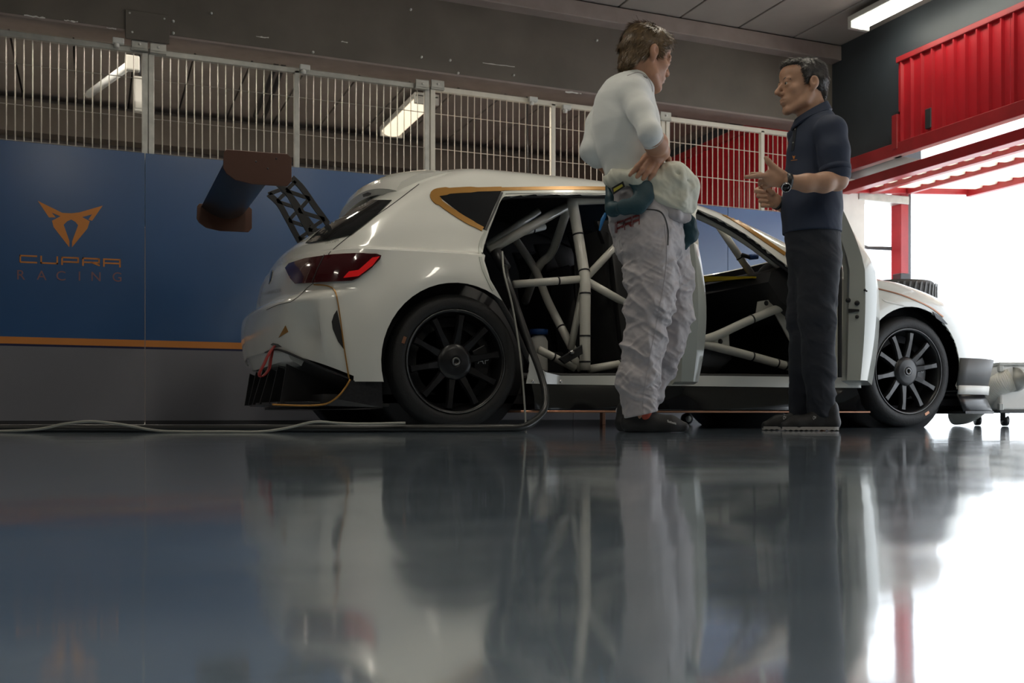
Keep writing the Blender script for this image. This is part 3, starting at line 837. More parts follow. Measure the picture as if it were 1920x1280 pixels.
# bucket seat
def seat(yc):
    prof = [(2.50, 1.06), (2.58, 1.07), (2.63, .98), (2.68, .80), (2.75, .55), (2.84, .40), (3.05, .36), (3.28, .42), (3.30, .36), (3.1, .24), (2.72, .22), (2.60, .40), (2.53, .70)]
    bm = bmesh.new()
    prism_bm(bm, [(x, yc-.20, z) for x, z in prof], (0, .40, 0), .03)
    o = auto_smooth(new_obj('seat', bm_mesh(bm), 'black_matte', car), 40)
    for s in (-1, 1):
        w1 = [(2.52, .92), (2.66, .98), (2.80, .92), (2.76, .76), (2.70, .62), (2.86, .52), (3.06, .50), (3.26, .50), (3.28, .38), (3.1, .24), (2.72, .22), (2.58, .45)]
        bm = bmesh.new(); prism_bm(bm, [(x, yc+s*.225-.03, z) for x, z in w1], (0, .06, 0), .02)
        auto_smooth(new_obj('seat_wing', bm_mesh(bm), 'black_satin', o), 40)
    for s in (-1, 1):
        w2 = [(2.46, 1.10), (2.60, 1.12), (2.74, 1.08), (2.76, .97), (2.66, .93), (2.52, .95)]
        bm = bmesh.new(); prism_bm(bm, [(x, yc+s*.17-.025, z) for x, z in w2], (0, .05, 0), .018)
        auto_smooth(new_obj('head_restraint', bm_mesh(bm), 'black_satin', o), 40)
    box('harness_strap', 2.635, 2.66, yc-.1, yc-.05, .55, 1.0, 'steel_dark', o)
seat(CY-.40); seat(CY+.40)
# rear gear: fire bottle and black boxes
p = at(1010, 640, CY-.35)
lathe('fire_bottle', [(0, 0), (.045, 0), (.05, .01), (.05, .17), (.035, .2), (.02, .21), (0, .21)], (p.x, p.y, .30), 'case_white', car, axis='Z', seg=20)
lathe('bottle_cap', [(.0, .205), (.05, .205), (.05, .235), (0, .24)], (p.x, p.y, .30), 'blue_cap', car, axis='Z', seg=20)
box('battery_box', 2.06, 2.42, CY-.3, CY+.3, .165, .42, 'black_satin', car, bev=.02)
box('control_box', 2.02, 2.3, CY-.55, CY-.3, .165, .29, 'grey_plastic', car, bev=.015)

# roll cage (painted tubes, black tie bands as sub-parts)
def ctube(pts, r=.0225, bands=(), name='cage_tube', mt='cage_white'):
    P = [at(*p) for p in pts]
    if len(P) > 2: P = smooth_path(P, 6)
    o = tube(name, P, r, mt, car, seg=14)
    for t in bands:
        a = P[0]; b = P[-1]; k = max(1, min(len(P)-1, int(t*(len(P)-1)+.5))) if len(P) > 2 else 1
        if len(P) > 2: c = P[k]; d = (P[min(k+1, len(P)-1)]-P[k-1]).normalized()
        else: c = a.lerp(b, t); d = (b-a).normalized()
        tube('tie_band', [c-d*.004, c+d*.004], r+.003, 'black_satin', o, seg=14)
    return o
YN = CY-.66; YI = CY-.58
ctube([(1072,372,YI),(1082,430,YI-.02),(1092,490,YI-.06),(1097,530,YN-.02),(1097,600,YN-.03),(1097,694,YN-.03)], .0285, (.22, .5, .68, .88, .95), 'main_hoop')
ctube([(963,533,YN),(1090,523,YN)], .02, (.65,)); ctube([(1102,517,YN),(1175,440,YN+.05)], .02); ctube([(1102,528,YN),(1190,578,YN+.02),], .021)
ctube([(916,470,CY-.55),(1066,384,CY-.52)], .0245); ctube([(914,460,CY-.2),(1010,395,CY-.2)], .02)
ctube([(1066,384,CY-.5),(1036,470,CY-.3),(1010,500,CY-.2),(985,565,CY+.05)], .024)
ctube([(966,448,CY-.1),(1003,505,CY-.2),(1030,570,CY-.4),(1078,662,CY-.6)], .022, (.82,))
ctube([(1093,540,YN+.03),(1070,655,YN+.06)], .019)
ctube([(1104,692,YN),(1185,678,YN+.02)], .021, (.7,)); ctube([(1078,690,YN),(1010,655,YN)], .02, (.6,))
ctube([(1070,660,YN+.03),(1090,694,YN)], .02)
ctube([(965,440,CY+.1),(1020,425,CY+.2)], .02, (.6,))
ctube([(1072,376,YI),(1160,374,YI),(1240,382,YI+.02),(1320,408,YI-.02),(1400,452,YI-.1),(1478,512,YN-.08)], .024, name='roof_bar')
ctube([(1348,424,CY-.45),(1420,530,CY-.48)], .021, (.55, .95)); 
ctube([(1300,640,YN-.02),(1340,630,YN-.03),(1410,598,YN-.04),(1485,568,YN-.04),(1560,540,YN-.04)], .024, (.5,), 'door_bar')
ctube([(1300,642,YN-.02),(1340,650,YN-.03),(1410,668,YN-.04),(1500,692,YN-.04),(1550,700,YN-.04)], .024, (.5, .62, .68), 'door_bar')
ctube([(1280,640,YN-.02),(1304,640,YN-.02)], .036, (), 'cage_node')
def gusset(poly, hole, Y, nm='gusset_plate'):
    P = [at(a, b, Y) for a, b in poly]; bm = bmesh.new(); prism_bm(bm, P, (0, .012, 0), .002)
    o = new_obj(nm, bm_mesh(bm), 'cage_white', car)
    c = at(*hole, Y-.003); lathe('gusset_hole', [(0, -.001), (.014, -.001), (.014, .004)], c, 'black_matte', o, seg=18)
gusset([(1325,634),(1367,618),(1368,654),(1330,648)], (1351,640), YN-.03)
gusset([(1422,565),(1452,560),(1468,575),(1470,585),(1418,592)], (1437,568), YN-.03)
gusset([(1454,588),(1470,578),(1498,640),(1485,645)], (1471,585), YN-.02)
p = at(1130, 395, CY-.5)
cam_b = at(1405, 482, CY-.5)
o = tube('cage_camera', [cam_b, cam_b+Vector((.05, -.01, .006))], .016, 'blue_cap', car, seg=14)
tube('camera_mount', [cam_b+Vector((-.05, 0, .01)), cam_b], .012, 'black_satin', o)
# latch plate at the hoop foot
P = [at(a, b, YN-.07) for a, b in [(1048,672),(1092,646),(1093,663),(1060,682)]]
lt = prism('harness_mount', P, (0, .02, 0), 'black_satin', car, .003)
lathe('mount_bolt', [(0, -.012), (.012, -.01), (.014, 0), (.014, .01)], at(1072, 661, YN-.075), 'chrome', lt, seg=12)
# charging socket in the rear opening
sk = at(938, 482, CY-.80)
tube('charge_socket', [sk+Vector((-.02, .02, .03)), sk+Vector((.02, -.02, -.06))], .03, 'black_satin', car, seg=16)

# sills, skirts, splitter, diffuser -------------------------------------
def ring_strip(name, z0, z1, x0, x1, grow0, grow1, m, th=.02):
    """skirt that follows the flank"""
    V = []; F = []; n = 40
    for k in range(n+1):
        x = x0+(x1-x0)*k/n
        for (z, g) in ((z1, grow1), ((z0+z1)/2, (grow0+grow1)/2+.012), (z0, grow0)):
            V.append((x, CY-side_w(x, .24)-g, z))
        V.append((x, CY-side_w(x, .24)+.12, z0)); V.append((x, CY-side_w(x, .24)+.12, z1))
    for k in range(n):
        for i in range(5): F.append((k*5+i, k*5+(i+1) % 5, (k+1)*5+(i+1) % 5, (k+1)*5+i))
    F.append([0, 1, 2, 3, 4]); F.append([n*5+i for i in (4, 3, 2, 1, 0)])
    return auto_smooth(new_obj(name, mesh_from(V, F), m, car), 30)
ring_strip('side_skirt', .098, .222, 1.93, 3.88, .035, -.005, 'black_gloss')
box('skirt_blade', 1.86, 3.95, CY-.985, CY-.78, .082, .092, 'copper', car, bev=.003, seg=1)
box('underfloor', .95, 5.0, CY-.80, CY+.80, .10, .126, 'black_matte', car)
for px in (1000, 1064, 1130):
    p = side_at(px, 713)
for px, py in ((999, 715), (1051, 715)):
    h = side_at(px, py)
    if h: lathe('sill_bolt', [(0, -.006), (.007, -.005), (.008, .003)], h[0], 'chrome', car, seg=8)
# black quarter ahead of / behind the rear wheel
def corner_plate(Y, vec):
    q = [(657,713),(716,713),(718,764),(680,767),(620,768),(540,766),(500,764),(514,760.5),(580,763),(612,760),(633,748),(649,729)]
    P = [at(a_, b_, 4.452) for a_, b_ in q]
    bm = bmesh.new(); prism_bm(bm, [(p.x, Y+(max(0, 1.0-p.x))*.35*(1 if Y < CY else -1), p.z) for p in P], vec)
    return new_obj('rear_corner_skirt', bm_mesh(bm), 'carbon', car)
corner_plate(4.455, (0, .03, 0))
# diffuser: floor, side fences with gold edge, fins
dz = lambda x: .105+max(0, (1.15-x))*.03
prism('diffuser_floor', [(.90, CY-.80, .118), (.80, CY-.55, .119), (.79, CY, .12), (.82, CY+.5, .119), (.95, CY+.72, .118), (1.25, CY+.8, .108), (1.25, CY-.88, .108)], (0, 0, .014), 'black_satin', car, .003)
prism('diffuser_ramp', [(.90, CY-.66, .33), (1.30, CY-.72, .14), (1.30, CY+.72, .14), (.90, CY+.66, .33)], (0.02, 0, .02), 'black_matte', car)
for s in (-.60, -.36, -.12, .12, .36, .60):
    prism('diffuser_fin', [(.775+.05*abs(s), CY+s, .125), (.835, CY+s, .31), (1.0, CY+s, .235), (1.2, CY+s, .12)], (0, .012, 0), 'black_satin', car, .002)
for s in (-1, 1):
    yy = CY+s*.80
    pts = [(.80, yy, .122), (.835, yy, .30), (.86, yy, .345), (1.07, yy+s*.08, .245), (1.12, yy+s*.09, .15), (1.1, yy+s*.09, .112)]
    if s > 5: prism('diffuser_fence', pts, (0, .014, 0), 'black_satin', car, .002)
e1 = [at(a, b, 4.452) for a, b in [(657,711),(648,726),(632,745),(612,757),(580,760),(540,759)]]+[at(514, 758, 4.50)]
e1 = [Vector((p.x, 4.455+max(0, 1.0-p.x)*.35, p.z)) for p in e1]
tube('diffuser_gold_edge', smooth_path(e1, 5), .0045, 'car_gold', car, seg=8)
lip = [at(a, b, 4.62) for a, b in [(505,655),(540,662),(590,684),(655,709)]]
patch('bumper_lip', strip_poly(sp([(500,660),(515,655),(535,658),(590,682),(654,708)]), [2.5]*30), 'black_satin', car, off=.001, th=.01)
# centre keel of the bumper (white, under the number-plate face)
def keel():
    V = []; F = []; n = 14
    for k in range(n+1):
        s = -1+2*k/n; y = CY+s*.62
        d = .05*(abs(s)**3)
        V += [(.765+d, y, .40), (.80+d, y, .33-.02*(1-s*s)), (.90, y, .30), (.96, y, .42)]
    for k in range(n):
        for i in range(4): F.append((k*4+i, k*4+(i+1) % 4, (k+1)*4+(i+1) % 4, (k+1)*4+i))
    F.append([0, 1, 2, 3]); F.append([n*4+i for i in (3, 2, 1, 0)])
    return auto_smooth(new_obj('bumper_keel', mesh_from(V, F), 'car_white', car), 40)
keel()
# red tow strap
h = side_at(516, 648)[0]
tp = [h, at(505, 663, h.y-.02), at(496, 682, h.y-.03), at(487, 700, h.y-.03), at(491, 705, h.y-.02), at(503, 692, h.y-.01), at(507, 672, h.y), at(510, 655, h.y)]
P = smooth_path(tp, 5); bm = bmesh.new(); A = []
for p in P: A.append((bm.verts.new(p+Vector((.004, -.014, 0))), bm.verts.new(p+Vector((-.004, .014, 0)))))
for i in range(len(A)-1): bm.faces.new((A[i][0], A[i][1], A[i+1][1], A[i+1][0]))
st = new_obj('tow_strap', bm_mesh(bm), 'strap_red', car, smooth=True); md = st.modifiers.new('s', 'SOLIDIFY'); md.thickness = .004
# front: lower bumper, splitter, brake duct
def front_ring(z, g, xa=4.55):
    xr, xf, w0, Lr, nr, Lf, nf = [float(c(z)) for c in CURV]
    pts = []
    for k in range(40):
        a = math.pi/2*(1-k/39)
        x = xf+g-Lf+Lf*max(0, math.cos(a))**(2/nf); s = math.sin(a)**(2/nf)
        ww = w0+(side_w(min(x, 4.62), z)-w0)*s**3+g*.6
        pts.append((x, -s*ww))
    full = pts+[(x, -y) for x, y in pts[::-1][1:]]
    return [(max(x, xa), CY+y) for x, y in full]
def front_band(name, z0, z1, g0, g1, m, xa=4.55):
    lo = front_ring(max(.22, z0), g0, xa); hi = front_ring(max(.22, z1), g1, xa); bm = bmesh.new()
    A = [bm.verts.new((x, y, z0)) for x, y in lo]; B = [bm.verts.new((x, y, z1)) for x, y in hi]
    for i in range(len(A)-1): bm.faces.new((A[i], A[i+1], B[i+1], B[i]))
    o = new_obj(name, bm_mesh(bm), m, car, smooth=True); md = o.modifiers.new('s', 'SOLIDIFY'); md.thickness = .012; md.offset = 1
    return o
XA = FX+.33
front_band('lower_bumper', .24, .40, .004, .006, 'grey_plastic', XA)
front_band('bumper_strip', .19, .242, .012, .012, 'case_white', XA)
def splitter():
    lo = front_ring(.22, .05, XA+.02); bm = bmesh.new()
    prism_bm(bm, [(x, y, .078) for x, y in lo], (0, 0, .016), .003)
    o = new_obj('splitter', bm_mesh(bm), 'black_satin', car)
    a = front_ring(.22, .045, XA+.02); b = front_ring(.22, .0, XA+.02); bm = bmesh.new()
    A = [bm.verts.new((x, y, .092)) for x, y in a]; B = [bm.verts.new((x, y, .195)) for x, y in b]
    for i in range(len(A)-1): bm.faces.new((A[i], A[i+1], B[i+1], B[i]))
    q = new_obj('splitter_skirt', bm_mesh(bm), 'carbon', o, smooth=True); md = q.modifiers.new('s', 'SOLIDIFY'); md.thickness = .01
splitter()
patch('head_lamp', [(1748,584),(1764,594),(1776,608),(1768,606),(1754,596)], 'window_glass', car, off=.001, th=.004)
patch('bonnet_line', strip_poly(sp([(1640,540),(1690,553),(1740,574),(1768,594)]), 2.), 'copper', car, off=.001, th=.003)
patch('vent_highlight', [(1653,561),(1690,570),(1698,575),(1660,566)], 'case_white', car, off=.001, th=.002)
# windscreen pane
ws = []
for k in range(9):
    y = CY-.62+1.24*k/8
    row = []
    for z in (1.0, 1.09, 1.18, 1.27):
        h = BODY_BVH.ray_cast(Vector((6, y, z)), Vector((-1, 0, 0)))
        row.append(h[0]-Vector((.012, 0, 0)))
    ws.append(row)
V = [p for r_ in ws for p in r_]; F = [(k*4+i, k*4+i+1, (k+1)*4+i+1, (k+1)*4+i) for k in range(8) for i in range(3)]
new_obj('windscreen', mesh_from(V, F), 'clear_glass', car, smooth=True)

# open doors ------------------------------------------------------------
def open_door(name, hinge, theta, sill, L, belt_pts, frame_pts, m_skin, back_cut, bs=1., lean=0.):
    """door built flat along -x from the hinge (local), then swung out; u = distance from hinge, z height"""
    d = Vector((-math.cos(theta), -math.sin(theta), 0)); n_in = Vector((-math.sin(theta), math.cos(theta), 0))
    H = Vector((hinge[0], hinge[1], 0))
    def W(u, v, z): return H+d*u+n_in*v+Vector((0, 0, z))
    # skin profile: outward bulge by height
    zz = np.linspace(sill, belt_pts, 14)
    def bulge(z):
        t = (z-sill)/(belt_pts-sill); return -.03-.055*bs*math.sin(math.pi*min(1, .15+.75*t))+lean*max(0, (t-.62)/.38)**1.3
    bm = bmesh.new(); n = 14
    def uend(z): return back_cut(z)
    outer = [[bm.verts.new(W(uend(z)*k/n, bulge(z)*(1 if 0 < k < n else .55), z)) for k in range(n+1)] for z in zz]
    inner = [[bm.verts.new(W(uend(z)*k/n, min(.16, .055-.02*((z-sill)/(belt_pts-sill))+lean*.75*max(0, ((z-sill)/(belt_pts-sill)-.62)/.38)**1.3)+(0 if 0 < k < n else -.03), z)) for k in range(n+1)] for z in zz]
    for i in range(len(zz)-1):
        for k in range(n):
            bm.faces.new((outer[i][k], outer[i][k+1], outer[i+1][k+1], outer[i+1][k]))
            bm.faces.new((inner[i][k+1], inner[i][k], inner[i+1][k], inner[i+1][k+1]))
        bm.faces.new((outer[i][n], inner[i][n], inner[i+1][n], outer[i+1][n])); bm.faces.new((inner[i][0], outer[i][0], outer[i+1][0], inner[i+1][0]))
    for k in range(n):
        bm.faces.new((outer[-1][k], outer[-1][k+1], inner[-1][k+1], inner[-1][k])); bm.faces.new((inner[0][k], inner[0][k+1], outer[0][k+1], outer[0][k]))
    o = auto_smooth(new_obj(name, bm_mesh(bm), m_skin, car), 38)
    P = smooth_path([W(u, v, z) for (u, v, z) in frame_pts], 6)
    tube('window_frame', P, .018, 'black_satin', o, seg=10)
    return o, W
rd, Wr = open_door('rear_door', (2.80, CY-.90), math.radians(60), .225, .7, .84,
    [(.06, .05, .82), (.09, .12, 1.0), (.16, .19, 1.14), (.4, .22, 1.19), (.70, .21, 1.19), (.86, .19, 1.14), (.80, .11, .98), (.66, .03, .82)], 'door_skin', lambda z: .68 if z > .60 else .68-.16*((.60-z)/.4)**1.5)
fd, Wf = open_door('front_door', (3.95, CY-.90), math.radians(46.5), .235, .9, 1.08,
    [(.10, .05, .88), (.35, .14, 1.05), (.6, .19, 1.15), (.82, .20, 1.16), (.89, .17, 1.1)], 'door_skin', lambda z: .90 if z < .9 else .9-.3*((z-.9)/.18)**2*0, bs=1.35, lean=.16)
# latch and fixings on the rear edge of the front door
for (v, z, r) in [(-.02, .60, .012), (.02, .615, .012), (-.02, .535, .009), (-.055, .66, .006), (-.063, .655, .004)]:
    c = Wf(.902, v, z); dd = (Wf(1, 0, 0)-Wf(0, 0, 0)).normalized()
    tube('door_fixing', [c, c+dd*.006], r, 'black_matte', fd, seg=14)
P = [Wf(.903, .02, .575), Wf(.903, .02, .555), Wf(.903, -.03, .56), Wf(.903, -.03, .57)]
prism('door_latch', P, (Wf(1, 0, 0)-Wf(0, 0, 0)).normalized()*.004, 'black_matte', fd)
P = smooth_path([Wf(.90, .058, z) for z in (.25, .45, .65, .85)], 4)
tube('door_edge_seal', P, .01, 'seal', fd, seg=8)
P = smooth_path([Wr(.30, .052, z) for z in (.24, .45, .65, .80)], 4)

# wheels ----------------------------------------------------------------
def wheel(x, side, full=True):
    y0 = CY+side*.945             # outer face plane
    s = -side                    # inward direction multiplier
    w_ = .245; R = .318
    prof = [(.238, .006), (.25, -.004), (.27, -.008), (.292, -.004), (.305, .008), (.314, .03), (R, .06), (R, w_-.06), (.314, w_-.03), (.30, w_-.005), (.25, w_), (.238, w_-.01)]
    pr = [(r, h*s) for r, h in prof]
    o = lathe('wheel', pr, (x, y0, R), 'rubber', car, seg=72, closed=True)
    rim = lathe('rim', [(a, b*s) for a, b in [(.243, .004), (.240, -.002), (.233, .0), (.228, .012), (.222, .03), (.215, .05), (.208, .09), (.205, .22), (.212, .222), (.214, .1), (.222, .06), (.235, .03), (.243, .012)]], (x, y0, R), 'rim_black', o, seg=64, closed=True)
    lathe('rim_lip', [(a, b*s) for a, b in [(.2425, -.0035), (.2395, -.006), (.2365, -.0035), (.2395, -.0015)]], (x, y0, R), 'rim_edge', o, seg=64, closed=True)
    if not full: return o
    c = Vector((x, y0, R))
    # spoke mesh shared by the ten copies (built pointing up, about the hub)
    bm = bmesh.new()
    secs = [(.055, .024, .022, .055), (.085, .021, .020, .058), (.13, .0165, .012, .042), (.18, .0145, .006, .034), (.218, .018, .006, .036)]
    rings = []
    for (r, hw, yf, yb) in secs:
        rings.append([bm.verts.new(p) for p in [(-hw*.7, s*yf, r), (hw*.7, s*yf, r), (hw, s*(yf+.012), r), (hw, s*yb, r), (-hw, s*yb, r), (-hw, s*(yf+.012), r)]])
    for A, B in zip(rings[:-1], rings[1:]):
        for k in range(6): bm.faces.new((A[k], A[(k+1) % 6], B[(k+1) % 6], B[k]))
    bm.faces.new(rings[0]); bm.faces.new(rings[-1][::-1])
    sm = bm_mesh(bm); sm.materials.append(M['rim_black'])
    for k in range(10):
        q = bpy.data.objects.new('spoke', sm); COL.objects.link(q); q.parent = o
        q.location = c; q.rotation_euler = (0, math.radians(36*k+8), 0)
    lathe('hub', [(a, b*s) for a, b in [(.0, .012), (.018, .012), (.02, .004), (.03, .004), (.036, .006), (.06, .008), (.080, .014), (.086, .026), (.084, .06), (0, .06)]], c, 'rim_black', o, seg=40)
    lathe('centre_nut', [(a, b*s) for a, b in [(.012, .02), (.012, .0), (.019, -.001), (.021, .006), (.021, .02)]], c, 'rim_edge', o, seg=28, closed=True)
    lathe('brake_disc', [(a, b*s) for a, b in [(.07, .085), (.168, .085), (.168, .11), (.07, .11)]], c, 'disc_steel', o, seg=48, closed=True)
    cal = []
    for k in range(9):
        a = math.radians(-28+56*k/8); cal.append((.185*math.cos(a), .185*math.sin(a)))
    for k in range(9):
        a = math.radians(28-56*k/8); cal.append((.115*math.cos(a), .115*math.sin(a)))
    bm = bmesh.new(); prism_bm(bm, [c+Vector((a, s*.062, b)) for a, b in cal], (0, s*.06, 0), .004)
    q = new_obj('brake_caliper', bm_mesh(bm), 'black_satin', o)
    me = text_mesh('AP', .05); me.transform(Matrix.Translation(c+Vector((.128, s*.0605, -.005))) @ Matrix.Rotation(math.pi/2, 4, 'X')); me.transform(Matrix.Identity(4))
    new_obj('caliper_lettering', me, 'white_mark', o)
    mk = [(.262, .0), (.276, .0), (.276, .035), (.262, .035)]
    a0 = math.radians(160 if x < 3 else -62)
    ps = []
    for (r, t) in [(.262, -.06), (.277, -.06), (.277, .06), (.262, .06)]: ps.append(c+Vector((r*math.cos(a0+t), -s*.009, r*math.sin(a0+t))))
    prism('tyre_mark', ps, (0, -s*.001, 0), 'copper', o)
    return o
wheel(RX, -1); wheel(FX, -1); wheel(RX, 1, False); wheel(FX, 1, False)

# rear wing ---------------------------------------------------------------
yn, yf_ = 4.75, 6.01
n_pl = [(424,281),(538,289.5),(546,297),(546,341),(538,350),(472,346),(440,338),(424,326),(418,316),(419,287)]
pn = [at(a, b, yn) for a, b in n_pl]
wg = prism('wing_end_plate', pn, (0, -.012, 0), 'wing_brown', car, .002)
prism('wing_end_plate', [Vector((p.x, yf_, p.z)) for p in pn], (0, .012, 0), 'wing_brown', car, .002)
for a, b in ((480, 303), (502, 316), (518, 297)):
    lathe('plate_bolt', [(0, -.004), (.004, -.003), (.004, .002)], at(a, b, yn-.012), 'black_satin', wg, seg=8)
x0 = min(p.x for p in pn)+.015; x1 = max(p.x for p in pn)-.015; zc = sum(p.z for p in pn)/len(pn)
def foil(c0, c1, th, camber, n=14):
    up = []; lo = []
    for k in range(n+1):
        t = k/n; x = c0[0]+(c1[0]-c0[0])*t; z = c0[1]+(c1[1]-c0[1])*t
        yt = th*(1.48*math.sqrt(t)-.63*t-1.76*t*t+1.42*t**3-.51*t**4)*2; cm = -camber*4*t*(1-t)
        up.append((x, z+cm+yt)); lo.append((x, z+cm-yt))
    return up+lo[::-1][1:-1]
for (c0, c1, th, cb) in [((x1-.02, zc+.052), (x0+.01, zc+.06), .015, .042)]:
    pf = foil(c0, c1, th, cb); V = []; F = []; n = len(pf)
    for k in range(5):
        y = yn+(yf_-yn)*k/4
        V += [(x, y, z) for x, z in pf]
    for k in range(4):
        for i in range(n): F.append((k*n+i, k*n+(i+1) % n, (k+1)*n+(i+1) % n, (k+1)*n+i))
    F.append(list(range(n))); F.append([4*n+i for i in range(n)][::-1])
    auto_smooth(new_obj('wing_blade', mesh_from(V, F), 'carbon', car), 50)
# lattice brackets
def lattice(Y, dxp=0, dyp=0):
    fr = sp([(547,333),(566,352),(590,386),(612,416),(624,436)], 5)
    rr = sp([(520,343),(540,362),(556,390),(572,420),(588,449)], 5)
    fr = [(at(a, b, 5.24).x, at(a, b, 5.24).z) for a, b in fr]; rr = [(at(a, b, 5.24).x, at(a, b, 5.24).z) for a, b in rr]
    P = lambda q: Vector((q[0], Y, q[1]))
    o = None
    def bar(pts, w_, nm, parent):
        bm = bmesh.new(); pl = []
        pts2 = [(p[0], p[1]) for p in pts]; poly = strip_poly(pts2, w_)
        prism_bm(bm, [(a, Y-.006, b) for a, b in poly], (0, .012, 0), .001)
        return new_obj(nm, bm_mesh(bm), 'black_satin', parent)
    o = bar(fr, .030, 'wing_bracket', car); bar(rr, .030, 'bracket_chord', o)
    idx = [2, 8, 13, 18]
    for a, b in [(2, 4), (8, 4), (8, 11), (14, 11), (14, 17), (19, 17)]:
        bar([fr[a], rr[b]], .019, 'bracket_brace', o)
    bar([fr[0], rr[0]], .02, 'bracket_brace', o)
    bar([rr[-1], fr[-1]], .025, 'bracket_brace', o)
    return o
lattice(5.24); lattice(5.52)
# ================================================================== PEOPLE
mat('skin_a', (.46, .24, .15), .5, var=.08, vscale=30, sss=.12)
mat('skin_b', (.44, .25, .16), .5, var=.08, vscale=30, sss=.12)
mat('hair_light', (.15, .095, .045), .45, var=.35, vscale=60)
mat('hair_dark', (.032, .028, .025), .45, var=.3, vscale=60)
mat('hair_grey', (.22, .21, .19), .5, var=.3, vscale=60)
mat('eye_white', (.42, .39, .36), .25); mat('iris', (.05, .04, .03), .1)
mat('shirt_white', (.74, .76, .74), .7, sheen=.3, bump=.05, bscale=300)
mat('suit_grey', (.40, .375, .39), .55, bump=.06, bscale=200, sheen=.2)
mat('suit_cream', (.62, .62, .52), .6, bump=.06, bscale=200, sheen=.2)
mat('teal', (.006, .042, .058), .55, bump=.1, bscale=150)
mat('navy_polo', (.012, .022, .05), .75, sheen=.04, bump=.08, bscale=350)
mat('navy_jeans', (.010, .013, .021), .8, sheen=.03, bump=.1, bscale=300)
mat('shoe_black', (.010, .010, .011), .6, bump=.1, bscale=120)
mat('shoe_sole', (.35, .33, .31), .6)
mat('sock_orange', (.55, .1, .06), .8)
mat('print_red', (.2, .03, .03), .5)
mat('seam_grey', (.36, .34, .35), .6)
mat('label_yellow', (.45, .4, .05), .5)
mat('bright_blue', (.03, .2, .5), .5)

def surface_nets(v, lo, h):
    nx, ny, nz = v.shape; ins = v < 0
    c = [ins[i:nx-1+i, j:ny-1+j, k:nz-1+k] for i in (0, 1) for j in (0, 1) for k in (0, 1)]
    s = sum(a.astype(np.int8) for a in c); act = (s > 0) & (s < 8)
    I, J, K = np.nonzero(act); idx = -np.ones(act.shape, np.int64); idx[I, J, K] = np.arange(len(I))
    acc = np.zeros((len(I), 3)); cnt = np.zeros(len(I))
    off = [(i, j, k) for i in (0, 1) for j in (0, 1) for k in (0, 1)]
    for a in off:
        for ax in range(3):
            if a[ax] == 1: continue
            b = list(a); b[ax] = 1
            va = v[I+a[0], J+a[1], K+a[2]]; vb = v[I+b[0], J+b[1], K+b[2]]
            m_ = (va < 0) != (vb < 0); t = np.where(m_, va/np.where(m_, va-vb, 1), 0)
            p = np.stack([np.full(len(I), float(q)) for q in a], 1); p[:, ax] += t
            acc += p*m_[:, None]; cnt += m_
    P = np.stack([I, J, K], 1)+acc/cnt[:, None]; P = lo+P*h
    faces = []
    for ax in range(3):
        sl0 = [slice(1, -1)]*3; sl1 = [slice(1, -1)]*3
        sl0[ax] = slice(0, -1); sl1[ax] = slice(1, None)
        A = ins[tuple(sl0)]; B = ins[tuple(sl1)]
        ch = np.nonzero(A != B); flip = A[ch]
        g = [ch[d]+(0 if d == ax else 1) for d in range(3)]
        d1, d2 = [d for d in range(3) if d != ax]
        def cell(o1, o2):
            q = [x.copy() for x in g]; q[d1] -= o1; q[d2] -= o2; return idx[q[0], q[1], q[2]]
        Q = np.stack([cell(1, 1), cell(0, 1), cell(0, 0), cell(1, 0)], 1)
        if ax == 1: flip = ~flip
        Q[~flip] = Q[~flip][:, ::-1]
        faces.append(Q)
    Fq = np.concatenate(faces); Fq = Fq[(Fq >= 0).all(1)]
    return P, Fq
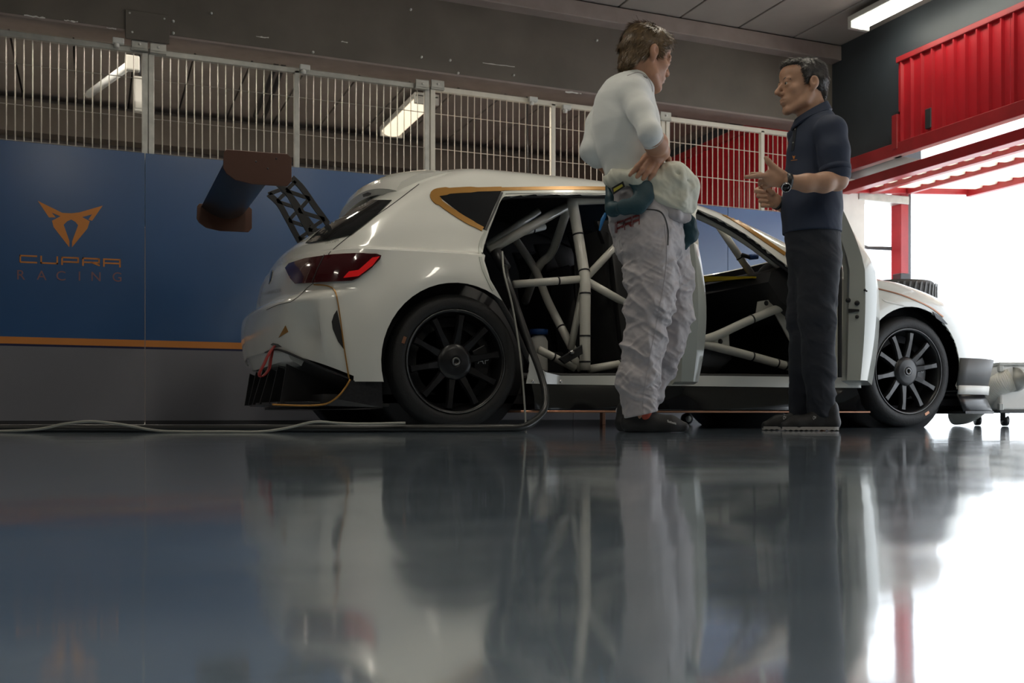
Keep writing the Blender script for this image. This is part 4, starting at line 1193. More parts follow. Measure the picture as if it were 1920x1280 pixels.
class Sdf:
    def __init__(s, k=.02): s.ops = []; s.k = k
    def cap(s, a, ra, b, rb, k=None, flat=None, sub=False):
        a = np.array(a, float); b = np.array(b, float); R = max(ra, rb)*(max(1, flat[1]) if flat else 1)
        s.ops.append(('c', (a, ra, b, rb, flat), np.minimum(a, b)-R, np.maximum(a, b)+R, s.k if k is None else k, sub)); return s
    def chain(s, pts, rs, **kw):
        for i in range(len(pts)-1): s.cap(pts[i], rs[i], pts[i+1], rs[i+1], **kw)
        return s
    def ell(s, c, r, rot=None, k=None, sub=False):
        c = np.array(c, float); r = np.array(r, float); R = r.max()
        s.ops.append(('e', (c, r, np.array(rot) if rot is not None else np.eye(3)), c-R, c+R, s.k if k is None else k, sub)); return s
    def mesh(s, h, disp=None, clips=(), pad=.03):
        lo = np.min([o[2] for o in s.ops if not o[5]], 0)-pad; hi = np.max([o[3] for o in s.ops if not o[5]], 0)+pad
        n = np.ceil((hi-lo)/h).astype(int)+1
        v = np.full(n, .5, np.float32); ax = [lo[d]+h*np.arange(n[d]) for d in range(3)]
        for typ, a, blo, bhi, k, sub in s.ops:
            m_ = 2.5*k+.012
            i0 = np.clip(((blo-m_-lo)/h).astype(int), 0, n); i1 = np.clip(((bhi+m_-lo)/h).astype(int)+2, 0, n)
            if (i1 <= i0).any(): continue
            sl = tuple(slice(i0[d], i1[d]) for d in range(3))
            X, Y, Z = np.meshgrid(*[ax[d][sl[d]] for d in range(3)], indexing='ij', sparse=False)
            P = np.stack([X, Y, Z], -1)
            if typ == 'c':
                A, ra, B, rb, flat = a; pa = P-A; ba = B-A; f = 1.
                if flat is not None:
                    nn = np.array(flat[0], float); nn /= np.linalg.norm(nn); f = flat[1]
                    pa = pa+((pa@nn)*(1/f-1))[..., None]*nn; ba = ba+nn*(ba@nn)*(1/f-1)
                L = max(1e-9, ba@ba); t = np.clip((pa@ba)/L, 0, 1)
                d = (np.linalg.norm(pa-t[..., None]*ba, axis=-1)-(ra+(rb-ra)*t))*min(1., f)
            else:
                c, r, rot = a; q = (P-c)@rot; k0 = np.linalg.norm(q/r, axis=-1); k1 = np.linalg.norm(q/r**2, axis=-1)
                d = k0*(k0-1)/np.maximum(k1, 1e-6)
            o = v[sl]
            if sub:
                hh = np.clip(.5-.5*(o+d)/k, 0, 1); v[sl] = o*(1-hh)+(-d)*hh+k*hh*(1-hh)
            else:
                hh = np.clip(.5+.5*(o-d)/k, 0, 1); v[sl] = o*(1-hh)+d*hh-k*hh*(1-hh)
        if disp is not None or clips:
            X, Y, Z = np.meshgrid(*ax, indexing='ij')
            if disp is not None:
                near = np.abs(v) < .06
                v[near] += disp(X[near], Y[near], Z[near]).astype(np.float32)
            for (p, nn) in clips:
                p = np.array(p, float); nn = np.array(nn, float); nn /= np.linalg.norm(nn)
                v = np.maximum(v, (X-p[0])*nn[0]+(Y-p[1])*nn[1]+(Z-p[2])*nn[2])
        P, Fq = surface_nets(v, lo, h)
        me = bpy.data.meshes.new('m')
        me.vertices.add(len(P)); me.vertices.foreach_set('co', P.astype(np.float32).ravel())
        me.loops.add(len(Fq)*4); me.loops.foreach_set('vertex_index', Fq.astype(np.int32).ravel())
        me.polygons.add(len(Fq)); me.polygons.foreach_set('loop_start', np.arange(0, len(Fq)*4, 4, dtype=np.int32))
        me.polygons.foreach_set('loop_total', np.full(len(Fq), 4, np.int32))
        me.update(calc_edges=True); me.validate()
        bm = bmesh.new(); bm.from_mesh(me)
        bmesh.ops.smooth_vert(bm, verts=bm.verts, factor=.5, use_axis_x=True, use_axis_y=True, use_axis_z=True)
        bmesh.ops.recalc_face_normals(bm, faces=bm.faces); bm.to_mesh(me); bm.free()
        return me
def bvh_of(o):
    bm = bmesh.new(); bm.from_mesh(o.data); b = BVHTree.FromBMesh(bm); bm.free(); return b
def vnoise(x, y, z, seed=0):
    def hsh(i, j, k):
        n = (i*374761393+j*668265263+k*2147483647+seed*974634777) & 0xffffffff
        n = ((n ^ (n >> 13))*1274126177) & 0xffffffff; n = n ^ (n >> 16)
        return (n & 0xffff)/32767.5-1
    xi = np.floor(x).astype(np.int64); yi = np.floor(y).astype(np.int64); zi = np.floor(z).astype(np.int64)
    f = lambda t: t*t*t*(t*(t*6-15)+10)
    u, v, w_ = f(x-xi), f(y-yi), f(z-zi); o = 0
    for i in (0, 1):
        for j in (0, 1):
            for k in (0, 1): o = o+hsh(xi+i, yi+j, zi+k)*(u if i else 1-u)*(v if j else 1-v)*(w_ if k else 1-w_)
    return o
def cloth(x, y, z, lat, ver, amp, seed, slant=.0, warp=.02):
    u = x*RT.x+y*RT.y; d = x*FW.x+y*FW.y
    wz = z+warp*vnoise(u*9, d*9, z*9, seed+9)+slant*u
    n1 = 1-2*np.abs(vnoise(u*lat, d*lat, wz*ver, seed)); n2 = vnoise(u*lat*2.1, d*lat*2.1, wz*ver*1.9, seed+1); n3 = 1-2*np.abs(vnoise(u*lat*3.7, d*lat*3.7, wz*ver*3.1, seed+2))
    return -amp*(.62*n1+.3*n2+.2*n3)
def wob(x, y, z, f, s):
    return np.sin(f*x+s)*np.sin(f*1.3*y+2*s+.7*np.sin(f*.6*z))+np.sin(f*.9*z+1.7*s+.8*np.sin(f*.5*x))

# ---- heads -------------------------------------------------------------
def add_head(S, T, rot, sc, nose=1.0):
    """features in local head space: x forward, y left, z up"""
    def E(c, r, k=.012, sub=False, rz=None): S.ell(T(c), np.array(r)*sc, rot, k*sc, sub)
    def C(a, ra, b, rb, k=.012, sub=False): S.cap(T(a), ra*sc, T(b), rb*sc, k=k*sc, sub=sub)
    E((-.012, 0, .038), (.096, .075, .082), .02)
    E((.03, 0, -.025), (.066, .060, .085), .02)
    E((.055, 0, .05), (.046, .056, .045), .02)
    for s in (-1, 1):
        C((-.005, s*.05, -.045), .020, (.015, s*.050, -.078), .018, .02); C((.015, s*.05, -.078), .018, (.068, s*.014, -.104), .017, .018)
        E((.058, s*.043, -.022), (.026, .019, .018), .015)
        E((.083, s*.027, .020), (.014, .026, .009), .012)
        E((.083, s*.031, -.003), (.014, .017, .012), .01)
    E((.074, 0, -.104), (.019, .022, .016), .014)
    E((.075, 0, -.066), (.022, .032, .024), .018)
    for s in (-1, 1): E((.106, s*.031, .003), (.016, .018, .010), .010, True)
    for s in (-1, 1): E((.0865, s*.031, .0095), (.0125, .0165, .0062), .004); E((.0855, s*.031, -.0075), (.0115, .0155, .0045), .004)
    C((.090, 0, .012), .0075, (.112*nose, 0, -.026), .0105, .010)
    E((.112*nose, 0, -.031), (.011, .0105, .0095), .006)
    for s in (-1, 1): E((.101, s*.0125, -.035), (.0105, .007, .0075), .006); E((.107, s*.006, -.043), (.006, .0035, .004), .003, True)
    E((.094, 0, -.060), (.010, .023, .0055), .006); E((.092, 0, -.0735), (.010, .020, .0065), .006)
    E((.108, 0, -.0665), (.014, .025, .0014), .003, True)
    E((.095, 0, -.086), (.012, .018, .006), .008, True)
    for s in (-1, 1):
        E((-.014, s*.081, -.003), (.021, .0105, .028), .005); E((-.010, s*.074, -.028), (.012, .009, .012), .008)
        E((-.008, s*.0965, .001), (.0130, .0140, .0190), .002, True)
def head_frame(c, fwd, up, sc):
    f = Vector(fwd).normalized(); l = Vector(up).cross(f).normalized(); u = f.cross(l)
    rot = np.array([[f.x, l.x, u.x], [f.y, l.y, u.y], [f.z, l.z, u.z]])
    c = np.array(c)
    return (lambda p: c+rot@(np.array(p, float)*sc)), rot
def strands(name, me_src, T, rot, sc, n, L, m, parent, flow, lift=.35, wid=.0016, sel=None, seed=3):
    r_ = np.random.default_rng(seed)
    cnt = len(me_src.vertices); co = np.empty(cnt*3); no = np.empty(cnt*3)
    me_src.vertices.foreach_get('co', co); me_src.vertices.foreach_get('normal', no)
    co = co.reshape(-1, 3); no = no.reshape(-1, 3); c0 = T((0, 0, 0))
    loc = ((co-c0)@rot)/sc
    ids = r_.integers(0, cnt, n*3)
    V = []; F = []; k = 0
    for i in ids:
        if k >= n: break
        p = loc[i]
        if sel is not None and not sel(p): continue
        nn = no[i]; fl = rot@np.array(flow(p), float); fl = fl+r_.normal(0, .25, 3); fl -= nn*(fl@nn); fl /= np.linalg.norm(fl)+1e-9
        side = np.cross(nn, fl)*wid; ll = L*(.6+.8*r_.random())*sc; lf = lift*(.3+r_.random())
        b = co[i]-nn*.002
        p1 = b+fl*ll*.5+nn*ll*lf*.5; p2 = b+fl*ll+nn*ll*lf*.55
        j = len(V); V += [b-side, b+side, p1+side*.8, p1-side*.8, p2]; F += [(j, j+1, j+2, j+3), (j+3, j+2, j+4)]; k += 1
    return new_obj(name, mesh_from(V, F), m, parent)
def eyes(T, rot, sc, parent):
    f = rot[:, 0]
    for s in (-1, 1):
        bm = bmesh.new(); bmesh.ops.create_uvsphere(bm, u_segments=16, v_segments=10, radius=.0118*sc)
        c = T((.0845, s*.031, .003)); bm.transform(Matrix.Translation(Vector(c)))
        o = new_obj('eye', bm_mesh(bm), 'eye_white', parent, smooth=True)
        bm = bmesh.new(); bmesh.ops.create_uvsphere(bm, u_segments=12, v_segments=8, radius=.0085*sc)
        bm.transform(Matrix.Translation(Vector(c)+Vector(f)*.0045*sc)); new_obj('iris', bm_mesh(bm), 'iris', o, smooth=True)
def brow(T, sc, m, parent):
    for s in (-1, 1):
        P = [Vector(T(p)) for p in [(.0945, s*.012, .020), (.0945, s*.026, .0245), (.088, s*.040, .023), (.079, s*.05, .016)]]
        tube('eyebrow', smooth_path(P, 4), [.003*sc+.0012*sc*math.sin(math.pi*i/12) for i in range(13)], m, parent, seg=6)

# ================= the driver in white
D1 = 4.2
def A1(px, py, dd=0.): return np.array(atD(px, py, D1+dd))
feet = atD(1205, 800, D1)
p1 = root('person', 'man in white long-sleeved shirt and grey racing suit, hands on hips', 'person', (feet.x, feet.y, 0))
a = math.radians(27); tilt = math.radians(11)
fw1 = (RT*math.cos(a)+FW*math.sin(a))*math.cos(tilt)-UP*math.sin(tilt)
T1, R1 = head_frame(A1(1210, 108), fw1, UP, 1.04)
S = Sdf(.02)
add_head(S, T1, R1, 1.04)
S.cap(T1((-.03, 0, -.03)), .058, A1(1192, 152, .02), .062, k=.025)
S.chain([A1(1175, 185), A1(1178, 260), A1(1195, 340), A1(1212, 420)], [.10, .105, .10, .105])
S.chain([A1(1170, 178, 0), A1(1187, 175, -.1), A1(1219, 250, -.27)], [.07, .045, .033])
S.chain([A1(1220, 254, -.265), A1(1230, 269, -.21), A1(1240, 284, -.12)], [.037, .044, .033])
FL = (FW.x, FW.y, 0)
S.cap(A1(1238, 286, -.13), .036, A1(1219, 304, -.155), .042, k=.012, flat=(FL, .5))
for f in [[(1209,299,-.165),(1195,312,-.178),(1182,328,-.172)], [(1216,303,-.170),(1205,318,-.182),(1194,332,-.178)], [(1224,308,-.170),(1215,322,-.18),(1206,335,-.175)], [(1231,312,-.165),(1225,325,-.172),(1218,335,-.165)]]:
    S.chain([A1(*q) for q in f], [.0125, .0112, .009], k=.004)
S.chain([A1(1243, 288, -.10), A1(1253, 298, -.10), A1(1256, 312, -.10)], [.015, .012, .009], k=.008)
S.chain([A1(1165, 180, .05), A1(1140, 185, .1), A1(1110, 285, .05), A1(1150, 328, .13)], [.06, .042, .036, .025])
S.chain([A1(1215, 430, -.05), A1(1218, 560, -.07), A1(1200, 768, -.06)], [.075, .055, .036])
S.chain([A1(1238, 430, .07), A1(1266, 580, .08), A1(1190, 772, .13)], [.075, .05, .036])
S.cap(A1(1198, 768, -.06), .034, A1(1196, 792, -.06), .034); S.cap(A1(1188, 772, .13), .032, A1(1186, 795, .13), .03)
b1_ = new_obj('body', S.mesh(.0036), 'skin_a', p1, smooth=True)
eyes(T1, R1, 1.06, p1); brow(T1, 1.06, 'hair_light', p1)
S = Sdf(.012)
def H1(c, r, k=.015): S.ell(T1(c), np.array(r)*1.06, R1, k)
H1((-.004, 0, .070), (.098, .079, .058)); H1((-.040, 0, .022), (.070, .079, .080)); H1((.052, 0, .084), (.044, .060, .030)); H1((-.07, 0, -.03), (.030, .058, .045))
for s in (-1, 1): H1((.014, s*.070, .022), (.014, .010, .034)); H1((.02, s*.066, .05), (.04, .014, .03))
hm = S.mesh(.004, disp=lambda x, y, z: .0016*wob(x, y, z, 160, 1.)+.002*wob(x, y, z, 70, 2.))
hair1 = new_obj('hair', hm, 'hair_light', p1, smooth=True)
strands('hair_strands', hm, T1, R1, 1.06, 5200, .030, 'hair_light', hair1, lambda p: (.6 if p[0] > .0 else -.55, .2*p[1]*10, -.2 if p[0] > 0 else -1.0), .30)
strands('hair_tuft', hm, T1, R1, 1.06, 40, .04, 'hair_light', hair1, lambda p: (-.5, .3, .6), 1.2, sel=lambda p: p[2] > .118 and p[0] < .0)
# shirt
S = Sdf(.03)
S.chain([A1(1180, 172, .01), A1(1172, 200), A1(1174, 235), A1(1178, 270), A1(1189, 312), A1(1196, 342)], [.098, .122, .134, .127, .117, .118])
S.cap(A1(1187, 174, -.10), .062, A1(1150, 176, .12), .06, k=.045)
S.cap(A1(1196, 156, .02), .066, A1(1201, 137, .02), .0625, k=.03)
S.chain([A1(1186, 176, -.10), A1(1203, 212, -.19), A1(1219, 249, -.27), A1(1222, 259, -.24)], [.057, .050, .042, .042], k=.022)
S.chain([A1(1146, 182, .11), A1(1122, 232, .09), A1(1109, 283, .05), A1(1120, 296, .07)], [.056, .050, .046, .044], k=.022)
dd = lambda x, y, z: np.clip((1.22-z)/.25, .18, 1)*cloth(x, y, z, 5, 17, .0055, 41, .35, .02)
cl = [(A1(1200, 340), (0, 0, -1)), (A1(1198, 139, .02), (.25*RT.x*-1, .25*RT.y*-1, 1.)), (A1(1232, 263, -.24), tuple((Vector(A1(1238, 275, -.15))-Vector(A1(1229, 255, -.27))).normalized()*1.0))]
shirt1 = new_obj('shirt', S.mesh(.0045, disp=dd, clips=cl[:2]), 'shirt_white', p1, smooth=True)
SB = bvh_of(shirt1)
cuff_c = Vector(A1(1223, 259, -.24)); cuff_d = (Vector(A1(1230, 273, -.19))-Vector(A1(1220, 253, -.265))).normalized()
tube('sleeve_cuff', [cuff_c-cuff_d*.005, cuff_c+cuff_d*.022], [.0455, .045], 'shirt_white', shirt1, seg=24)
patch('collar_seam', strip_poly(sp([(1176,142),(1196,136),(1212,143),(1221,158),(1224,172)]), .9), 'seam_grey', shirt1, off=.0002, th=.0008, bvh=SB, res=6)
patch('shirt_emblem', [(1205,141),(1213,145),(1214,148),(1208,145)], 'text_grey', shirt1, off=.0004, th=.0006, bvh=SB, res=4)
# trousers of the racing suit
S = Sdf(.03)
S.chain([A1(1193, 350), A1(1208, 400), A1(1217, 448)], [.118, .142, .140])
S.chain([A1(1214, 448, -.06), A1(1220, 520, -.07), A1(1219, 570, -.07), A1(1207, 645, -.07), A1(1197, 715, -.06), A1(1199, 775, -.06)], [.112, .102, .093, .078, .074, .062], k=.03)
S.chain([A1(1240, 448, .07), A1(1258, 520, .075), A1(1264, 590, .08), A1(1252, 650, .09), A1(1215, 725, .12), A1(1188, 778, .13)], [.105, .085, .072, .068, .072, .066], k=.03)
def folds1(x, y, z):
    u = x*RT.x+y*RT.y
    lo = np.clip((1.0-z)/.75, 0, 1)
    return (.35+.65*lo)*cloth(x, y, z, 6.5, 16, .018, 3, .55, .03)+.6*cloth(x, y, z, 15, 30, .008, 5, -.7)
hem = (A1(1200, 781, -.06), tuple(-UP*1.0+RT*.18))
tr1 = new_obj('trousers', S.mesh(.0038, disp=folds1, clips=[(A1(1172, 784, -.06), tuple(-UP+RT*.22))]), 'suit_grey', p1, smooth=True)
TB = bvh_of(tr1)
patch('leg_seam', strip_poly(sp([(1246,420),(1250,480),(1243,540),(1230,610),(1216,680),(1206,740),(1206,776)]), 1.1), 'seam_grey', tr1, off=.0004, th=.0012, bvh=TB, res=6)
patch('pocket_seam', strip_poly(sp([(1160,398),(1190,394),(1225,393),(1243,402),(1252,430),(1252,460)]), 2.2), 'black_matte', tr1, off=.0004, th=.0012, bvh=TB, res=6)
# lettering on the seat of the suit
quads2, W2 = word_polys('CUPRA', .13, .24)
bm = bmesh.new()
for q in quads2:
    pts = []
    n = 4
    q2 = []
    for i in range(4):
        for t in range(n): q2.append(q[i].lerp(q[(i+1) % 4], t/n))
    ok = True
    for p in q2:
        u = p.x/W2; px = 1128+71*u; py = 446-31*max(0., u)**.8+15*(1-p.y/.42)-12
        h = TB.ray_cast(Vector((0, 0, CH)), ray(px, py).normalized())
        if h[0] is None or h[0].y > 4.6: ok = False; break
        pts.append(h[0]+h[1]*.003)
    if ok: bm.faces.new([bm.verts.new(p) for p in pts])
new_obj('suit_lettering', bm_mesh(bm), 'print_red', tr1)
# suit top rolled down and knotted in front, teal belt loop
S = Sdf(.025)
S.chain([A1(1238, 350, -.09), A1(1262, 338, -.10), A1(1284, 352, -.08), A1(1288, 380, -.06)], [.068, .066, .052, .035])
S.chain([A1(1240, 365, -.11), A1(1268, 378, -.10), A1(1288, 396, -.07)], [.055, .048, .022])
S.chain([A1(1145, 338, -.02), A1(1160, 334, -.10), A1(1192, 333, -.135), A1(1225, 338, -.125)], [.030, .034, .034, .036])
S.ell(A1(1250, 322, -.1), (.035, .02, .022), k=.02)
S.cap(A1(1268, 324, -.17), .008, A1(1296, 345, -.14), .006, k=.015, sub=True)
bundle = new_obj('rolled_suit_top', S.mesh(.0045, disp=lambda x, y, z: cloth(x, y, z, 11, 13, .010, 8, .8, .04), clips=[((0, 0, A1(1200, 408)[2]), (0, 0, -1))]), 'suit_cream', p1, smooth=True)
S = Sdf(.015)
S.chain([A1(1232, 380, -.13), A1(1262, 396, -.12), A1(1285, 408, -.08)], [.022, .024, .02], flat=(FL, .6))
new_obj('hanging_sleeve', S.mesh(.0045, disp=lambda x, y, z: cloth(x, y, z, 14, 16, .006, 12, .8)), 'suit_grey', p1, smooth=True)
S = Sdf(.012)
S.chain([A1(1143, 388, -.03), A1(1150, 392, -.11), A1(1172, 388, -.165), A1(1196, 385, -.175), A1(1208, 368, -.165), A1(1205, 350, -.155), A1(1188, 340, -.15)], [.020, .026, .026, .030, .033, .033, .024], flat=(FL, .32), k=.010)
S.chain([A1(1141, 350, -.02), A1(1144, 372, -.05), A1(1146, 395, -.05)], [.014, .018, .02], k=.012)
belt = new_obj('teal_belt', S.mesh(.0045), 'teal', p1, smooth=True)
BB = bvh_of(belt)
prism('belt_label', [A1(1147, 352, -.135), A1(1168, 340, -.165), A1(1172, 350, -.165), A1(1150, 365, -.135)], tuple(-FW*.004), 'black_satin', belt)
prism('label_print', [A1(1150, 354, -.141), A1(1166, 345, -.171), A1(1168, 349, -.171), A1(1151, 360, -.141)], tuple(-FW*.002), 'label_yellow', belt)
S = Sdf(.01); S.chain([A1(1280, 402, -.04), A1(1292, 418, -.03), A1(1294, 440, -.02), A1(1286, 455, -.02)], [.02, .026, .03, .022], flat=(FL, .6))
new_obj('strap_end', S.mesh(.0045, disp=lambda x, y, z: cloth(x, y, z, 14, 20, .006, 13, .8)), 'teal', p1, smooth=True)
tube('zip_pull', [A1(1136, 400, -.03), A1(1130, 412, -.03), A1(1124, 432, -.03)], [.008, .009, .004], 'bright_blue', p1)
# shoes
def shoe(name, heel, toe, m, parent, sole=None, h=.004, lift=.0, hi=.1, wdt=.95):
    heel = Vector(heel); toe = Vector(toe); d = (toe-heel); L = d.length; d.normalize(); sd_ = (-d.y, d.x, 0)
    P = lambda u, z: np.array(heel+d*(u*L)+Vector((0, 0, z)))
    S = Sdf(.018)
    S.chain([P(.12, .034), P(.4, .03), P(.72, .03), P(.92, .022)], [.036, .032, .037, .021], flat=(sd_, wdt))
    S.chain([P(.12, .04), P(.14, hi)], [.037, .034], flat=(sd_, .9)); S.chain([P(.16, hi*.85), P(.36, .062), P(.62, .040)], [.034, .032, .026], flat=(sd_, .9))
    o = new_obj(name, S.mesh(h, clips=[((0, 0, .001), (0, 0, -1))]), m, parent, smooth=True)
    return o, P, d, L
hl = atF(1170, 809); D_s = D1-.06
hl = Vector(A1(1168, 811, -.06)); hl.z = 0; toe = Vector(A1(1292, 811, -.07)); toe.z = 0
sh1, Pn, d1, L1 = shoe('shoe', hl, toe, 'shoe_black', p1)
hl2 = Vector(A1(1158, 811, .11)); hl2.z = 0; toe2 = Vector(A1(1262, 811, .13)); toe2.z = 0
shoe('shoe', hl2, toe2, 'shoe_black', p1)
SHB = bvh_of(sh1)
px_text('shoe_lettering', 'Sabelt', 1251, 791, 17, 5, 6, 'white_mark', sh1, bvh=SHB)
for k in range(4):
    c = Vector(Pn(.36+.07*k, .088-.012*k)); s_ = Vector((-d1.y, d1.x, 0))
    tube('shoe_lace', smooth_path([c-s_*.026-UP*.012, c+UP*.004, c+s_*.026-UP*.012], 4), .0028, 'black_satin', sh1, seg=6)
S = Sdf(.01); S.cap(A1(1203, 755, -.06), .038, A1(1210, 781, -.06), .040)
new_obj('sock', S.mesh(.0045), 'sock_orange', p1, smooth=True)

# ================= the engineer in the navy polo
D2 = 4.62
def A2(px, py, dd=0.): return np.array(atD(px, py, D2+dd))
feet = atD(1520, 800, D2)
p2 = root('person', 'man in navy polo shirt and dark trousers, gesturing with both hands', 'person', (feet.x, feet.y, 0))
a = math.radians(10)
fw2 = -RT*math.cos(a)-FW*math.sin(a)-UP*.02
T2, R2 = head_frame(A2(1505, 163), fw2, UP, 1.05)
S = Sdf(.02)
add_head(S, T2, R2, 1.05, 1.06)
S.cap(T2((-.035, 0, -.03)), .056, A2(1522, 228, .0), .064, k=.025)
S.chain([A2(1526, 250), A2(1524, 330), A2(1522, 400), A2(1525, 470)], [.09, .10, .10, .10])
S.chain([A2(1540, 240, -.05), A2(1557, 243, -.15), A2(1571, 338, -.20)], [.06, .052, .043])
S.chain([A2(1571, 338, -.20), A2(1545, 342, -.235), A2(1512, 343, -.25), A2(1480, 341, -.26)], [.040, .042, .037, .028])
S.cap(A2(1468, 337, -.262), .036, A2(1447, 333, -.268), .038, k=.014, flat=(FL, .45))
S.chain([A2(1444, 329, -.272), A2(1420, 330, -.282), A2(1398, 332, -.288)], [.0118, .0105, .0085], k=.006)
S.chain([A2(1442, 332, -.258), A2(1424, 327, -.245), A2(1409, 326, -.235)], [.0115, .0105, .0085], k=.006)
S.chain([A2(1442, 340, -.255), A2(1426, 340, -.235), A2(1424, 346, -.22)], [.011, .010, .008], k=.006)
S.chain([A2(1446, 347, -.252), A2(1434, 350, -.235), A2(1434, 354, -.222)], [.0105, .0095, .0075], k=.006)
S.chain([A2(1466, 327, -.265), A2(1450, 313, -.272), A2(1441, 303, -.276), A2(1436, 296, -.278)], [.018, .013, .0115, .009], k=.01)
S.chain([A2(1512, 250, .06), A2(1506, 262, .15), A2(1530, 350, .17), A2(1490, 395, .08), A2(1456, 379, .03)], [.04, .04, .04, .038, .028])
S.cap(A2(1450, 374, .025), .033, A2(1436, 365, .015), .034, k=.012, flat=(FL, .6))
for y_ in (356, 365, 374, 383):
    i_ = (y_-356)/9
    S.chain([A2(1442+i_*1.5, y_+2, .012), A2(1421+i_*3, y_-1, -.004), A2(1418+i_*4, y_+2, -.024), A2(1433+i_*3, y_+3, -.030)], [.0112, .0108, .0105, .0085], k=.0035)
S.chain([A2(1447, 362, .0), A2(1437, 352, -.012), A2(1425, 344, -.018)], [.0145, .012, .0092], k=.006)
S.chain([A2(1535, 470, -.05), A2(1530, 610, -.07), A2(1540, 768, -.07)], [.07, .05, .034])
S.chain([A2(1512, 470, .06), A2(1508, 610, .06), A2(1504, 768, .07)], [.07, .05, .034])
S.cap(A2(1540, 765, -.07), .033, A2(1542, 795, -.07), .032); S.cap(A2(1504, 765, .07), .033, A2(1506, 795, .07), .032)
new_obj('body', S.mesh(.0036), 'skin_b', p2, smooth=True)
eyes(T2, R2, 1.05, p2); brow(T2, 1.05, 'hair_dark', p2)
S = Sdf(.012)
def H2(c, r, k=.012): S.ell(T2(c), np.array(r)*1.05, R2, k)
H2((-.018, 0, .070), (.088, .077, .052)); H2((-.044, 0, .025), (.068, .078, .078)); H2((.045, 0, .092), (.048, .056, .022)); H2((-.075, 0, -.03), (.024, .055, .042))
for s in (-1, 1): H2((.012, s*.070, .026), (.012, .009, .036)); H2((.0, s*.068, .05), (.035, .012, .03))
hm2 = S.mesh(.004, disp=lambda x, y, z: .0012*wob(x, y, z, 200, 1.))
hair2 = new_obj('hair', hm2, 'hair_dark', p2, smooth=True)
strands('hair_strands', hm2, T2, R2, 1.05, 4500, .016, 'hair_dark', hair2, lambda p: (.5 if p[0] > 0 else -.6, .1, -.3 if p[0] > 0 else -1.), .45, wid=.0013)
strands('grey_strands', hm2, T2, R2, 1.05, 1500, .017, 'hair_grey', hair2, lambda p: (.6 if p[0] > 0 else -.5, .1, .1 if p[0] > 0 else -1.), .6, wid=.0013, sel=lambda p: p[2] > .085 or p[0] < -.08, seed=5)
# polo
S = Sdf(.03)
S.chain([A2(1530, 240), A2(1528, 285), A2(1524, 340), A2(1522, 390), A2(1523, 450)], [.095, .118, .124, .129, .131])
S.cap(A2(1556, 246, -.14), .068, A2(1506, 250, .14), .064, k=.045)
S.cap(A2(1528, 228, 0), .072, A2(1524, 214, 0), .066, k=.03)
S.chain([A2(1558, 247, -.15), A2(1563, 285, -.175), A2(1567, 325, -.19)], [.066, .066, .064], k=.02)
S.chain([A2(1502, 252, .15), A2(1510, 300, .17), A2(1516, 325, .17)], [.062, .06, .058], k=.02)
def folds2(x, y, z):
    u = x*RT.x+y*RT.y
    lo = np.clip((1.1-z)/.3, .25, 1)
    return lo*cloth(x, y, z, 6, 9, .0085, 21, 1.1, .03)+.0
coll_n = (UP*1.0+RT*.42)
sl_n = (Vector(A2(1567, 325, -.19))-Vector(A2(1563, 285, -.175))).normalized()
class _S: pass
polo_me = S.mesh(.0045, disp=folds2, clips=[((0, 0, A2(1520, 438)[2]), (0, 0, -1)), (A2(1520, 222), tuple(UP*1.-RT*.3))])
polo = new_obj('polo_shirt', polo_me, 'navy_polo', p2, smooth=True)
PB = bvh_of(polo)
# sleeve hem, collar, placket, buttons, chest emblem
c = Vector(A2(1566, 318, -.188)); tube('sleeve_hem', [c-sl_n*.012, c+sl_n*.012], [.0675, .0675], 'navy_polo', polo, seg=28)
def collar():
    V = []; F = []; n = 28; cx = Vector(A2(1521, 222))
    for k in range(n):
        t = 2*math.pi*k/n; e = RT*math.cos(t)*.086+FW*math.sin(t)*.082
        tip = max(0, -math.cos(t))**3
        V += [cx+e*.82+UP*(.030+.04*math.cos(t)), cx+e*.86+UP*(.036+.04*math.cos(t)), cx+e*1.08+UP*(.0+.036*math.cos(t)-.012*tip), cx+e*1.02+UP*(-.006+.036*math.cos(t)-.012*tip)]
    for k in range(n):
        for i in range(4): F.append((k*4+i, k*4+(i+1) % 4, ((k+1) % n)*4+(i+1) % 4, ((k+1) % n)*4+i))
    return auto_smooth(new_obj('collar', mesh_from(V, F), 'navy_polo', polo), 60)
collar()
patch('placket', [(1489,238),(1495,236),(1489,282),(1484,284)], 'navy_jeans', polo, off=.0005, th=.002, bvh=PB, res=6)
for (px, py) in ((1492, 243), (1488, 268)):
    h = PB.ray_cast(Vector((0, 0, CH)), ray(px, py).normalized())
    if h[0]: tube('button', [h[0], h[0]+h[1]*.005], .004, 'text_grey', polo, seg=10)
patch('chest_emblem', [(1486,291.5),(1488.5,293),(1491.5,291.5),(1490,297),(1488.6,298.5),(1487.5,297)], 'print_orange', polo, off=.0008, th=.0008, bvh=PB, res=4)
patch('chest_lettering', [(1483.5,300.3),(1495,299),(1495,300),(1483.5,301.3)], 'print_orange', polo, off=.0008, th=.0008, bvh=PB, res=5)
# trousers
S = Sdf(.025)
S.chain([A2(1523, 432), A2(1526, 480)], [.122, .122])
S.chain([A2(1536, 495, -.05), A2(1530, 600, -.07), A2(1537, 690, -.07), A2(1539, 772, -.07)], [.094, .078, .070, .058])
S.chain([A2(1516, 495, .05), A2(1507, 600, .06), A2(1509, 690, .06), A2(1503, 776, .07)], [.092, .072, .066, .056])
def folds3(x, y, z):
    u = x*RT.x+y*RT.y
    kn = np.exp(-((z-.48)/.12)**2)+1.2*np.exp(-((z-.1)/.1)**2)+.5
    return np.clip(kn, .5, 1.4)*cloth(x, y, z, 7, 15, .0085, 31, .6, .03)
new_obj('trousers', S.mesh(.0045, disp=folds3, clips=[((0, 0, A2(1520, 782)[2]), (0, 0, -1))]), 'navy_jeans', p2, smooth=True)
